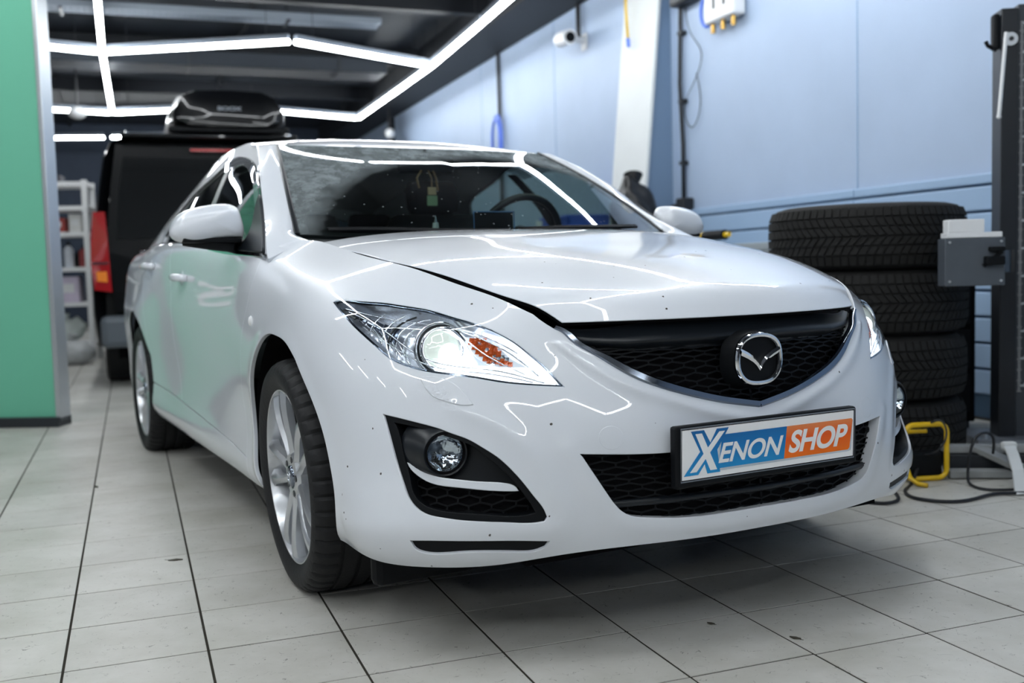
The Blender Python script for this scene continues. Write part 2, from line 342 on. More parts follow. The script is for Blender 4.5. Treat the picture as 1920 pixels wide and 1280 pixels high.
def panel(name,F,outer,holes=(),h=.02,m=None,parent=None,side=1,both=False,flange=.012,off=0.,flip=False,deep=None,sm=True,vattr=None,flangemat=None):
    """triangulate an outline with holes in surface coordinates, lift it onto F, turn its edges inwards"""
    loops=[np.asarray(outer,float)]+[np.asarray(q,float) for q in holes]
    lo=loops[0].min(0); hi=loops[0].max(0)
    X,Y=np.meshgrid(np.arange(lo[0]+h*.37,hi[0],h),np.arange(lo[1]+h*.37,hi[1],h),indexing='ij'); G=np.stack([X.ravel(),Y.ravel()],1)
    k=inside(G,loops[0]); G=G[k]
    for q in loops[1:]:
        G=G[~inside(G,q)]
    if len(G):
        k=np.ones(len(G),bool)
        for q in loops: k&=dist_poly(G,q)>h*.45
        G=G[k]
    verts=[Vector(p) for q in loops for p in q]+[Vector(p) for p in G]
    edges=[];b=0
    for q in loops:
        n=len(q); edges+=[(b+i,b+(i+1)%n) for i in range(n)]; b+=n
    vo,eo,fo,ov,oe,of=delaunay_2d_cdt(verts,edges,[],0,1e-6)
    V=np.array([tuple(p) for p in vo]); Fc=np.array([f for f in fo if len(f)==3]); C=V[Fc].mean(1)
    k=inside(C,loops[0])
    for q in loops[1:]: k&=~inside(C,q)
    Fc=Fc[k]
    P3=F(V[:,0],V[:,1]); N3=normals(F,V[:,0],V[:,1])
    # outward = away from the car's axis
    cen=np.array([0,1.2,.55]); 
    if ((P3-cen)*N3).sum()<0: N3=-N3
    P3=P3+N3*off
    a,b_,c=P3[Fc[:,0]],P3[Fc[:,1]],P3[Fc[:,2]]; fn=np.cross(b_-a,c-a)
    if (fn*N3[Fc[:,0]]).sum()<0: Fc=Fc[:,::-1]
    allv=[P3]; alln=[N3]; faces=[tuple(f) for f in Fc]; base=len(P3); fmat=[0]*len(faces)
    # boundary edges -> flange
    if flange:
        cnt={}
        for f in faces:
            for i in range(3):
                e=(f[i],f[(i+1)%3]); cnt[e]=1
        be=[e for e in cnt if (e[1],e[0]) not in cnt]
        if both: be=[e for e in be if not(abs(P3[e[0],0])<1e-5 and abs(P3[e[1],0])<1e-5)]
        ids=sorted({i for e in be for i in e}); mp={i:k for k,i in enumerate(ids)}; ids=np.array(ids)
        dp=np.full(len(ids),flange)
        if deep is not None:
            for (lp,dv) in deep:
                dd=dist_poly(V[ids],np.asarray(lp)); dp[dd<1e-4]=dv
        nn=len(ids); ev=np.zeros((nn,3))
        for (i,j) in be:
            t=P3[j]-P3[i]; o_=np.cross(t,N3[i]); ev[mp[i]]+=o_; ev[mp[j]]+=o_
        ev/=np.linalg.norm(ev,axis=1)[:,None]+1e-12
        r=min(.0022,flange*.4)
        # rounded lip, then wall
        L=[(P3[ids],N3[ids]),(P3[ids]+ev*r*.7-N3[ids]*r*.3,ev*.7+N3[ids]*.7),(P3[ids]+ev*r-N3[ids]*r,ev),(P3[ids]+ev*r-N3[ids]*dp[:,None],ev)]
        offs=[]
        for (p,n) in L: offs.append(base); allv.append(p); alln.append(n/np.linalg.norm(n,axis=1)[:,None]); base+=nn
        for q in range(3):
            for (i,j) in be: faces.append((offs[q]+mp[i],offs[q+1]+mp[i],offs[q+1]+mp[j],offs[q]+mp[j])); fmat.append(1 if (flangemat and q==2) else 0)
    AV=np.vstack(allv); AN=np.vstack(alln)
    if both:
        M=np.array([-1,1,1]); k0=len(AV); AV=np.vstack([AV,AV*M]); AN=np.vstack([AN,AN*M]); faces+= [tuple(k0+i for i in f[::-1]) for f in faces]; fmat=fmat*2
    elif side<0:
        M=np.array([-1,1,1]); AV=AV*M; AN=AN*M; faces=[f[::-1] for f in faces]
    me=bpy.data.meshes.new(name); me.from_pydata(AV.tolist(),[],[tuple(int(i) for i in f) for f in faces]); me.update()
    o=link(name,me,m,parent,True)
    if flangemat: me.materials.append(flangemat); me.polygons.foreach_set('material_index',fmat)
    try: me.normals_split_custom_set_from_vertices([tuple(n) for n in AN])
    except Exception as ex: print('normals',ex)
    if vattr is not None:
        at=me.attributes.new('dust','FLOAT','POINT'); vals=vattr(V); full=np.zeros(len(AV)); full[:len(V)]=vals
        if both: full[len(AV)//2:len(AV)//2+len(V)]=vals
        at.data.foreach_set('value',full)
    return o
def strip_on(F,line,w,th,name,m,parent,side=1,off=0.,closed=False,h=.02):
    """raised band of width w following a line in surface coordinates"""
    c=np.array(line,float); 
    if closed: c=np.vstack([c,c[:1]])
    t=np.r_[0,np.cumsum(np.linalg.norm(np.diff(c,axis=0),axis=1))]; n=max(3,int(t[-1]/h)); q=spl(t,c,np.linspace(0,t[-1],n))
    d=np.gradient(q,axis=0); nn=np.stack([-d[:,1],d[:,0]],1); nn/=np.linalg.norm(nn,axis=1)[:,None]
    ws=np.full(n,w) if not callable(w) else w(np.linspace(0,1,n))
    rings=[]
    for (k,hh) in ((-.5,-.004),(-.5,th*.5),(-.3,th),(.3,th),(.5,th*.5),(.5,-.004)):
        u=q+nn*(k*ws)[:,None]; p=F(u[:,0],u[:,1]); N=normals(F,u[:,0],u[:,1])
        if ((p-np.array([0,1.2,.55]))*N).sum()<0: N=-N
        rings.append(p+N*(hh+off))
    R=np.stack(rings,1)
    if side<0: R=R*np.array([-1,1,1])
    mb=MB(); V=[[mb.bm.verts.new(p) for p in row] for row in R]
    for i in range(n-1):
        for k in range(5): mb.bm.faces.new((V[i][k],V[i][k+1],V[i+1][k+1],V[i+1][k]))
    mb.bm.faces.new(V[0]); mb.bm.faces.new(V[-1])
    return mb.out(name,m,parent,True,angle=35)
mat('refl',(.80,.83,.88),.2,metal=.85); mat('reflfac',(.80,.84,.92),.22,metal=.7,bump=.9,bscale=45)
mat('refl2',(.75,.78,.82),.35,metal=.4); mat('smoke',(.10,.12,.16),.12,metal=.8)
mat('amber',(.60,.10,.01),.15,metal=.3,coat=1)
mat('proj',(.35,.42,.36),.06,metal=.5,emit=(.92,1,.94),estr=.7); mat('xenon',(.9,.95,1),.1,emit=(.93,.97,1),estr=10.); mat('glow',(.9,.93,1),.3,emit=(.93,.97,1),estr=2.2)
mat('foglens',(.6,.65,.7),.05,metal=1,bump=.8,bscale=30)
# ================= car =================
R1=np.array([(1.0583,.088),(.9408,.100),(.852,.106),(.7357,.106),(.6135,.100),(.5296,.082),(.4914,.0872),(.49,.1053),(.508,.1568),(.5436,.2377),(.5828,.2974),(.6446,.3527),(.7299,.3947)])
R2=np.array([(.4800,.64),(.462,.5986),(.4,.522),(.3338,.4713),(.2499,.4178),(.1295,.3617),(.0,.3180)])
R3=np.array([(.4953,.2846),(.47,.2417),(.4338,.1616),(.3931,.0941),(.344,.0599),(.2679,.0434),(.1511,.0325),(.0,.033)])
ARCH=np.array([(1.1719,-.014),(1.1454,.02),(1.1182,.0623),(1.1134,.1439),(1.1289,.2407),(1.1586,.3049),(1.2024,.359),(1.2639,.4113),(1.3192,.4538),(1.3883,.4801),(1.4915,.4914),(1.5843,.4899),(1.6843,.4643),(1.7625,.4245),(1.8329,.3736),(1.9016,.2917),(1.9301,.2068),(1.9101,.1329),(1.8784,.0826),(1.8475,.0387)])
def _sm(q,h=.008):
    q=np.array(q,float); t=np.r_[0,np.cumsum(np.linalg.norm(np.diff(q,axis=0),axis=1))]; return spl(t,q,np.linspace(0,t[-1],int(t[-1]/h)+2))
R1,R2,R3,ARCHD=_sm(R1),_sm(R2),_sm(R3),_sm(ARCH,.012)
def SB(u,v):
    u=np.asarray(u,float).ravel(); v=np.asarray(v,float).ravel(); p=S(u,v)
    if (u<2.1).any():
        n=np.cross(S(u+1e-3,v)-p,S(u,v+1e-3)-p); n/=np.linalg.norm(n,axis=1)[:,None]+1e-12; n*=np.where(((p-np.array([0,1.2,.55]))*n).sum(1)<0,-1,1)[:,None]
        Q=np.stack([u,v],1); D=.0038*np.exp(-(dist_poly(Q,R1,False)/.026)**2)+.0050*np.exp(-(dist_poly(Q,R2,False)/.020)**2)+.0030*np.exp(-(dist_poly(Q,R3,False)/.024)**2)+.004*np.exp(-(dist_poly(Q,ARCHD,False)/.024)**2)
        n[:,0]*=np.clip(u/.05,0,1)
        p=p+n*D[:,None]
    return p
HL=[(1.1578,.6159),(1.1467,.6241),(1.0629,.6447),(.9879,.6616),(.9176,.6685),(.8504,.6701),(.7708,.6589),(.7406,.6547),(.6765,.6385),(.6081,.6019),(.5618,.5582),(.5206,.5187),(.4922,.4812),(.4824,.4686),(.5092,.4662),(.5728,.4609),(.6279,.46),(.6973,.4696),(.7596,.4778),(.8176,.485),(.8551,.4914),(.9068,.5051),(.9492,.5248),(.9969,.5473),(1.0369,.5652),(1.0925,.5904)]
FOG=[(.9193,.3723),(.8751,.3664),(.8238,.3565),(.775,.3436),(.7393,.3298),(.706,.3166),(.675,.2983),(.6382,.2736),(.6056,.2418),(.5797,.2068),(.555,.164),(.5345,.1279),(.5264,.1088),(.5321,.0994),(.5478,.1001),(.6041,.1116),(.6703,.1215),(.7223,.1256),(.7666,.1302),(.8053,.138),(.8277,.1516),(.8429,.1683),(.8595,.2034),(.8765,.2449),(.8978,.3074)]
FOGIN=[(.8922,.3536),(.8486,.3483),(.7989,.338),(.7506,.3211),(.7041,.3042),(.6578,.2706),(.6244,.2427),(.5983,.2108),(.5785,.1768),(.5618,.1456),(.5513,.1213),(.5728,.1206),(.6538,.1344),(.7221,.1404),(.7729,.1453),(.8054,.1549),(.8356,.1832),(.8483,.2254),(.8647,.2736),(.8818,.3344)]
STRIP=[(.8545,.2549),(.8294,.2441),(.7918,.2284),(.7342,.2203),(.6757,.2149),(.6169,.2073),(.6045,.202),(.593,.189),(.639,.195),(.6884,.2011),(.7226,.2048),(.763,.2081),(.7986,.2154),(.825,.228),(.8465,.2442)]
SLIT=[(.8418,.0829),(.7237,.0853),(.613,.0774),(.514,.0525),(.522,.0336),(.5412,.0272),(.5871,.036),(.7286,.053),(.8129,.0526),(.8304,.0617)]
LOWG=[(0,.262),(.14,.262),(.2625,.2600),(.3735,.265),(.4685,.2726),(.4563,.249),(.4362,.208),(.4145,.1598),(.3847,.1103),(.365,.0911),(.3443,.0807),(.3121,.0744),(.267,.0696),(.2386,.0674),(.1408,.0652),(0,.0645)]
UPG=[(.4904,.7268),(.4774,.7219),(.4503,.6763),(.4184,.6034),(.3777,.5427),(.3454,.5089),(.2789,.4616),(.2145,.4288),(.1144,.39),(.0339,.3688),(0,.3620)]
WASH=[(.8239,.4716),(.7995,.4726),(.7647,.4659),(.7366,.4494),(.7121,.4219),(.6989,.4042),(.7212,.4034),(.7548,.4128),(.7856,.4236),(.8037,.4397)]
TOWC=(.3948,.3110)
SEAMA=[(1.0925,.5904),(1.1766,.5421),(1.2299,.5156),(1.2784,.4805),(1.3192,.4538)]
DOORF=[(1.8516,.7600),(1.8516,.7208),(1.7950,.646),(1.8253,.5698),(1.8767,.5111),(1.934,.4512),(2.0242,.3275),(2.0519,.284),(2.0450,.1892),(2.0000,.0857)]
SILL=[(2.0000,.0857),(2.1961,.1011),(2.5878,.118),(3.018,.133),(3.4048,.1423),(3.7,.150),(3.872,.155)]
SPLIT=[(3.185,.1365),(3.2109,.2274),(3.2284,.3226),(3.2137,.4388),(3.217,.5711),(3.2583,.6463),(3.27,.760)]
RARCH=[(3.88,.0),(3.8713,.1064),(3.8799,.1707),(3.9055,.2313),(3.9468,.2998),(4.0021,.3584),(4.0688,.4024),(4.1443,.433),(4.2251,.4493),(4.3077,.4489),(4.3888,.4317),(4.4647,.4008),(4.5317,.3569),(4.5867,.2987),(4.6278,.231),(4.6534,.1705),(4.662,.105),(4.6532,0)]
RD=[(3.9014,.262),(3.905,.3958),(3.93,.483),(3.9613,.5758),(3.9713,.6365),(3.9612,.760)]
VM=S.v[-1]
def path(pts,h):
    q=np.array(pts,float); t=np.r_[0,np.cumsum(np.linalg.norm(np.diff(q,axis=0),axis=1))]; m=max(1,int(round(t[-1]/h))); x=np.linspace(0,t[-1],m+1)
    return spl(t,q,x) if len(q)>2 else q[0]+(q[1]-q[0])*(x/t[-1])[:,None]
def chain(*ps):
    out=[]
    for p in ps:
        p=np.asarray(p,float)
        if len(out) and np.linalg.norm(out[-1]-p[0])<1e-4: p=p[1:]
        out+=list(p)
    if np.linalg.norm(out[0]-out[-1])<1e-4: out=out[:-1]
    return np.array(out)
H1=.012
hl=densify(HL,H1); hlb=path(HL[13:26],H1); hlt=path(HL[8:14][::1],H1)   # inner tip ->(bottom)-> seam ; top edge near the grille -> inner tip
hlr=np.vstack([path(HL[1:9],H1)]); hlback=path([HL[25],HL[0]],H1); tip=path([HL[0],HL[1]],H1)
car=empty('car',(CAR_X,CAR_Y,0),CAR_YAW,'white four-door sedan with its headlights on and a blue and orange banner plate','car')
g=.0022
upg_line=path(UPG,H1); seamBF=path([HL[8],(.6397,.6500),(.4904,.7268)],H1)
arch_front=path(ARCH[1:9],H1); seama=path(SEAMA,H1)
fogo=densify(FOG,H1*.8); slit=densify(SLIT,.008); wash=densify(WASH,.008)
tow=np.array([(TOWC[0]+.0273*math.cos(a),TOWC[1]+.0330*math.sin(a)) for a in np.linspace(0,2*math.pi,36,endpoint=False)])
lowg=path(LOWG[:-1]+[LOWG[-1]],H1)
lowg=chain(path(LOWG[:5],H1),path(LOWG[4:],H1))
bump_outer=chain(path([(0,0),(.6,0)],H1),path([(.6,0),(1.150,0)],H1),path([(1.150,0),(1.1454,.02)],H1),arch_front,seama[::-1],hlb[::-1],hlt[::-1],seamBF,upg_line,path([UPG[-1],LOWG[0]],H1),lowg,path([LOWG[-1],(0,0)],H1))
panel('front_bumper',SB,bump_outer,[fogo,slit,inset(wash,-.0022),inset(tow,-.0024)],h=.010,m=PAINT,parent=car,both=True,flange=.012,deep=[(lowg,.030),(upg_line,.03),(slit,.008),(fogo,.02)],flangemat=PAINT)
top_f=path([(1.8516,.7600),(1.2,VM),(.4780,VM)],.02)
top_f=chain(path([(1.8516,.7600),(1.80,VM)],.02),path([(1.80,VM),(.5480,VM)],.02))
fend=chain(path([(.5480,VM),(.4904,.7268)],.02),seamBF[::-1],hlr[::-1],tip[::-1],hlback[::-1],seama,path(ARCH[8:],H1),path([ARCH[-1],(1.8475,0)],.02),path([(1.8475,0),(1.97,0)],.02),path([(1.97,0),(2.0000,.0857)],.02),path(DOORF[::-1],.02),top_f)
doorF=chain(path(SILL[:4]+[SPLIT[0]],.03),path(SPLIT,.03),path([SPLIT[-1],(1.8516,.7600)],.03),path(DOORF,.02))
doorR=chain(path([SPLIT[0]]+SILL[4:],.03),path([(3.872,.155),(3.8799,.1707),(3.9014,.262)],.02),path(RD,.03),path([RD[-1],SPLIT[-1]],.03),path(SPLIT[::-1],.03))
sill=chain(path([(1.97,0),(3.88,0)],.03),path([(3.88,0),(3.872,.155)],.02),path(SILL[::-1],.03),path([(2.0,.0857),(1.97,0)],.02))
quart=chain(path(RD,.03),path([RD[-1],(4.642,VM)],.04),path([(4.642,VM),(4.662,.105)],.04),path([(4.662,.105)]+RARCH[4:16][::-1]+[RD[0]],.02))
tailp=chain(path([(4.662,0),(5.955,0)],.05),path([(5.955,0),(5.955,VM)],.05),path([(5.955,VM),(4.642,VM)],.05),path([(4.642,VM),(4.662,.105)],.04),path([(4.662,.105),(4.662,0)],.03))
def frame_at(F,u,v,side):
    p=F([u],[v])[0]; du=F([u+1e-3],[v])[0]-p; dv=F([u],[v+1e-3])[0]-p; n=np.cross(du,dv); n/=np.linalg.norm(n)
    if (p-np.array([0,1.2,.55]))@n<0: n=-n
    p=p.copy();n=n.copy()
    if side<0: p[0]*=-1;n[0]*=-1;du[0]*=-1;dv[0]*=-1
    return Vector(p),Vector(n),Vector(du).normalized(),Vector(dv).normalized()
def comb(name,F,inpoly,u0,u1,v0,v1,pu,pv,off,m,parent,side=1,both=False,w=.0020,d=.004):
    """honeycomb of thin bars on a surface; every bar a prism"""
    mb=MB(); e=pv*.58; hgt=pv*.42
    segs=[]; rows=int((v1-v0)/pv)+2; cols=int((u1-u0)/pu)+2
    for r in range(-1,rows):
        vb=v0+r*pv
        for c in range(-1,cols):
            ub=u0+(c+(.5 if r%2 else 0))*pu
            A=(ub,vb); B=(ub,vb+e); Cc=(ub+pu/2,vb+e+hgt); Dd=(ub-pu/2,vb+e+hgt)
            segs+= [(A,B),(B,Cc),(B,Dd)]
    P_=np.array([s[0] for s in segs]+[s[1] for s in segs]); P_[:,0]=np.maximum(P_[:,0],0) if both else P_[:,0]
    mid=(P_[:len(segs)]+P_[len(segs):])/2; ok=inpoly(mid); q=F(P_[:,0],np.clip(P_[:,1],0,VM)); N=normals(F,P_[:,0],P_[:,1])
    N*=np.where(((q-np.array([0,1.2,.55]))*N).sum(1)<0,-1,1)[:,None]; q=q+N*off
    for i in range(len(segs)):
        if not ok[i]: continue
        a,b=q[i],q[i+len(segs)]; n=N[i]
        for sg in ((1,-1) if both else ((1,) if side>0 else (-1,))):
            M=np.array([sg,1,1]); mb.bar(a*M,b*M,w,d,up=tuple(np.cross((b-a)*M,n*M)))
    o=mb.out(name,m,parent); return o
def headlight(side):
    c=np.array(HL).mean(0)
    sc=lambda p,s,dx=0:c+(p-c)*s
    # bowl
    mb=MB(); prev=None
    for (s_,d_) in ((.998,-.003),(.985,-.012),(.955,-.035),(.90,-.052)):
        q=sc(hl,s_); p=S(q[:,0],q[:,1]); N=normals(S,q[:,0],q[:,1]); N*=np.where(((p-np.array([0,1.2,.55]))*N).sum(1)<0,-1,1)[:,None]
        p=(p+N*d_)*np.array([side,1,1]); ring=[mb.bm.verts.new(x) for x in p]
        if prev:
            n=len(ring)
            for i in range(n): mb.bm.faces.new((prev[i],prev[(i+1)%n],ring[(i+1)%n],ring[i]))
        prev=ring
    root=mb.out('headlight',MATS['refl'],car,True,angle=60)
    panel('reflector',S,sc(hl,.90),h=.014,m=MATS['reflfac'],parent=root,side=side,flange=0,off=-.052)
    strip_on(S,inset(hl,.0035),.0075,.002,'lens_seal',DCHROME,root,side,off=-.003,closed=True,h=.008)
    strip_on(S,inset(hl,.0005),.003,.001,'gasket',DEEP,root,side,off=-.003,closed=True,h=.008)
    # stepped side reflector, arcs round the projector
    P0,N0,T0,B0=frame_at(S,.805,.565,side)
    ax=Vector((0,-1,0)); ax=(ax*.75+N0*.25).normalized(); X=ax.cross(Vector((0,0,1))).normalized(); Y=X.cross(ax)
    C0=P0-N0*.040
    def ring(r,off,tr,name,m,a0=0,a1=360,n=40):
        pts=[C0+ax*off+X*(r*math.cos(math.radians(a)))+Y*(r*math.sin(math.radians(a))) for a in np.linspace(a0,a1,n,endpoint=(a1-a0<360))]
        if a1-a0<360 or True:
            o=MB(); 
            if a1-a0>=360: o.tube(pts,tr,8,closed=True)
            else: o.tube(pts,tr,6)
            return o.out(name,m,root,True)
    ring(.049,.016,.0040,'projector_bezel',CHROME); ring(.056,.010,.0032,'projector_bezel',SATIN); ring(.063,.004,.0030,'projector_bezel',CHROME)
    b=MB(); b.ball((0,0,0),.045,16,(1,1,.55)); o=b.out('projector_lens',MATS['proj'],root,True)
    b=MB(); b.ball(C0+ax*.020+Vector((-side*.012,0,-.013)),.027,12); b.out('xenon_burner',MATS['xenon'],root,True)
    o.matrix_local=Matrix.Translation(C0+ax*.004)@ax.to_track_quat('Z','Y').to_matrix().to_4x4()
    # chrome ribs across the lamp, kept inside the outline
    hi=np.array(inset(hl,.012))
    def rib(pts,off,tr,m,name='reflector_rib',dz=0):
        q=np.array(curve_pts([(a,b,0) for a,b in pts],10))[:,:2]; k=inside(q,hi); q=q[k]
        if len(q)<4: return
        p=S(q[:,0],q[:,1]); N=normals(S,q[:,0],q[:,1]); N*=np.where(((p-np.array([0,1.2,.55]))*N).sum(1)<0,-1,1)[:,None]; p=(p+N*off)*np.array([side,1,1])
        MB().tube(list(map(tuple,p)),tr,6).out(name,m,root,True)
    cu,cv=.805,.565
    for r,t_,mm in ((.090,.0022,CHROME),(.112,.0020,CHROME),(.135,.0026,SATIN),(.155,.0020,CHROME),(.20,.0016,CHROME)):
        rib([(cu+r*math.cos(a),cv+r*.9*math.sin(a)) for a in np.linspace(-1.1,1.2,9)],-.022,t_,mm)
    rib([(1.13,.615),(1.0,.622),(.9,.628),(.8,.633),(.7,.615),(.6,.56)],-.014,.0018,CHROME)
    rib([(1.10,.610),(.98,.592),(.88,.545),(.80,.515),(.68,.500),(.52,.475)],-.012,.0020,CHROME)
    rib([(1.02,.578),(.9,.535),(.82,.507),(.70,.490),(.56,.474)],-.010,.0016,CHROME)
    rib([(.78,.63),(.70,.60),(.62,.555),(.545,.495)],-.012,.0022,CHROME)
    rib([(.76,.618),(.72,.575),(.66,.530),(.58,.495)],-.014,.0016,CHROME)
    for k in range(7):
        a=.62+.06*k; rib([(.86+.028*k,.50+.016*k),(.93+.03*k*.9,.575+.006*k)],-.026,.0012,CHROME)
    # tail wedge, dark
    panel('side_reflector',S,densify([(1.128,.6125),(1.09,.622),(1.045,.618),(1.07,.598)],.01),h=.012,m=SATIN,parent=root,side=side,flange=.004,off=-.018)
    for k in range(5):
        u0=.925+.028*k; panel('step_mirror',S,np.array([(u0,.555+.010*k),(u0+.022,.560+.010*k),(u0+.020,.612+.002*k),(u0-.002,.606+.002*k)]),h=.02,m=MATS['smoke'],parent=root,side=side,flange=.004,off=-.026)
    # lamp light on the reflector, put in as glowing panels along its edges
    glow=densify([(.800,.497),(.70,.484),(.60,.473),(.512,.471),(.505,.480),(.545,.515),(.575,.535),(.600,.517),(.66,.512),(.73,.512),(.785,.530)],.01)
    panel('reflector_glow',S,glow,h=.014,m=MATS['glow'],parent=root,side=side,flange=.004,off=-.020)
    panel('reflector_glow',S,np.array([(.496,.477),(.545,.515),(.60,.562),(.655,.600),(.70,.618),(.70,.630),(.645,.617),(.585,.582),(.525,.524)]),h=.014,m=MATS['glow'],parent=root,side=side,flange=.003,off=-.014)
    # turn signal: faceted amber and clear cells
    am=np.array(densify([(.735,.600),(.700,.604),(.660,.575),(.618,.532),(.585,.518),(.655,.520),(.705,.548)],.01)); mb=MB(); mc=MB(); rnd=random.Random(4)
    for i in range(16):
        for j in range(9):
            u_=.575+i*.0108; v_=.512+j*.0105+(i%2)*.004
            if not inside(np.array([[u_,v_]]),am)[0]: continue
            p,n,t,b_=frame_at(S,u_,v_,side); p=p-n*.018
            a=[p+t*(.0054*x)+b_*(.0054*y) for x,y in((-1,-1),(1,-1),(1,1),(-1,1))]; tp=p+n*.005+t*rnd.uniform(-.003,.003)+b_*rnd.uniform(-.003,.003)
            q=mb if (rnd.random()<.9-4.2*(.70-u_ if u_<.70 else 0)) else mc
            vs=[q.bm.verts.new(x) for x in a]; vt=q.bm.verts.new(tp)
            for k in range(4): q.bm.faces.new((vs[k],vs[(k+1)%4],vt))
    panel('turn_signal_housing',S,inset(am,-.006),h=.014,m=MATS['refl2'],parent=root,side=side,flange=.004,off=-.0195)
    mb.out('turn_signal',MATS['amber'],root); mc.out('turn_signal_reflector',CHROME,root)
    panel('headlight_lens',S,inset(hl,.002),h=.014,m=LENS,parent=root,side=side,flange=.006,off=.0005)
    return root
def foglight(side):
    P0,N0,T0,B0=frame_at(S,.7597,.2802,side); ax=Vector((0,-1,0)); ax=(ax*.8+N0*.2).normalized(); ax.z=0; ax.normalize()
    q=ax.to_track_quat('Z','Y').to_matrix().to_4x4(); M=Matrix.Translation(P0-N0*.012)@q
    mb=MB(); mb.lathe([(-.075,.086),(-.06,.080),(-.03,.066),(-.012,.058),(-.002,.054),(.002,.0505),(.0,.0465),(-.02,.042)],48,axis='z'); root=mb.out('fog_light',SATIN,car,True,angle=40); root.matrix_local=M
    b=MB(); b.lathe([(-.004,.0415),(-.012,.036),(-.022,.024),(-.028,.010),(-.028,.0001)],40,axis='z').out('bowl',MATS['foglens'],root,True)
    b=MB(); b.lathe([(.0005,.043),(.004,.036),(.0062,.024),(.0072,.010),(.0074,.0001)],40,axis='z').out('lens',LENS,root,True)
    b=MB(); b.cyl((0,0,-.028),(0,0,-.010),.006); b.ball((0,0,-.010),.006,8); b.out('bulb',GREY,root,True)
    b=MB(); b.lathe([(-.001,.047),(.003,.0455),(.003,.043),(-.002,.0415)],48,axis='z').out('lens_ring',DEEP,root,True)
for side in (-1,1):
    panel('fender',SB,fend,h=.016,m=PAINT,parent=car,side=side,flange=.012)
    d=panel('front_door',SB,inset(doorF,.0030),h=.03,m=PAINT,parent=car,side=side,flange=.012,flangemat=DEEP)
    r=panel('rear_door',SB,inset(doorR,.0030),h=.03,m=PAINT,parent=car,side=side,flange=.012,flangemat=DEEP)
    panel('side_skirt',SB,inset(sill,.0030),h=.03,m=PAINT,parent=car,side=side,flange=.012)
    panel('quarter_panel',S,inset(quart,.002),h=.035,m=PAINT,parent=car,side=side,flange=.012,flangemat=DEEP)
    for (uu_,vv_,par) in ((2.9627,.6026,d),(3.754,.6286,r)):
        P0,N0,T0,B0=frame_at(S,uu_,vv_,side)
        mb=MB(); mb.tube([P0-T0*.105-N0*.004,P0-T0*.095+N0*.014,P0-T0*.05+N0*.028,P0+N0*.032,P0+T0*.05+N0*.028,P0+T0*.085+N0*.014,P0+T0*.095-N0*.004],[.012,.014,.015,.015,.015,.014,.010],10); mb.out('door_handle',PAINT,par,True)
        mb=MB(); mb.ball((0,0,0),.034,10,(1,1,.25)); o=mb.out('handle_cup',PAINT,par,True); o.matrix_local=Matrix.Translation(P0-N0*.004)@N0.to_track_quat('Z','Y').to_matrix().to_4x4()
    headlight(side); foglight(side)
    fb=panel('fog_bezel',S,inset(fogo,.0015),[densify(FOGIN,.01)],h=.012,m=BLACKP,parent=car,side=side,flange=.045,off=-.006)
    panel('fog_recess',S,inset(fogo,.004),h=.02,m=SATIN,parent=car,side=side,flange=0,off=-.062)
    panel('accent_strip',S,densify(STRIP,.008),h=.01,m=PAINT,parent=car,side=side,flange=.012,off=-.010)
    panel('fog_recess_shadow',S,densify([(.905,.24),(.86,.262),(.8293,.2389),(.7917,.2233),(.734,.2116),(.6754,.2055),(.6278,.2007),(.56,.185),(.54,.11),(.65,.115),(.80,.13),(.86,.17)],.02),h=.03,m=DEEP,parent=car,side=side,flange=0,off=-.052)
    FI=np.array(FOGIN); mid=np.array([(.87,.262),(.8293,.2389),(.7917,.2233),(.734,.2116),(.6754,.2055),(.6278,.2007),(.5886,.1896),(.54,.17)])
    comb('honeycomb_insert',S,lambda p:inside(p,FI)&(p[:,1]<np.interp(p[:,0],mid[::-1,0],mid[::-1,1])-.006),.54,.88,.105,.26,.055,.0200,-.040,BLACKP,car,side)
    panel('lower_vent',SB,inset(slit,-.004),h=.015,m=BLACKP,parent=car,side=side,flange=0,off=-.007)
    panel('washer_cover',SB,wash,h=.008,m=PAINT,parent=car,side=side,flange=.010,off=.0025,flangemat=DEEP)
    P0,N0,T0,B0=frame_at(S,1.80,.5050,side); mb=MB(); mb.ball((0,0,0),.015,10,(.8,1,.5)); o=mb.out('side_repeater',WHITEP,car,True); o.matrix_local=Matrix.Translation(P0)@N0.to_track_quat('Z','Y').to_matrix().to_4x4()
panel('tow_cover',SB,tow,h=.01,m=PAINT,parent=car,side=-1,flange=.008,off=.0004,flangemat=DEEP)
panel('tow_cover',SB,tow,h=.01,m=PAINT,parent=car,side=1,flange=.008,off=.0004,flangemat=DEEP)
panel('rear_bumper',S,inset(tailp,.001),h=.05,m=PAINT,parent=car,both=True,flange=0)
# hood
u1=HOOD.u[-1]; v1=HOOD.v[-1]
hood_o=chain(path([(0,0),(0,v1)],.02),path([(0,v1),(u1,v1)],.02),path([(u1,v1),(u1,0)],.02),path([(u1,0),(0,0)],.03))
panel('hood',HOOD,hood_o,h=.022,m=PAINT,parent=car,both=True,flange=.014,flangemat=DEEP)
panel('roof',ROOF,chain(path([(0,0),(0,ROOF.v[-1])],.03),path([(0,ROOF.v[-1]),(ROOF.u[-1],ROOF.v[-1])],.04),path([(ROOF.u[-1],ROOF.v[-1]),(ROOF.u[-1],0)],.05),path([(ROOF.u[-1],0),(0,0)],.05)),h=.04,m=PAINT,parent=car,both=True,flange=.006)
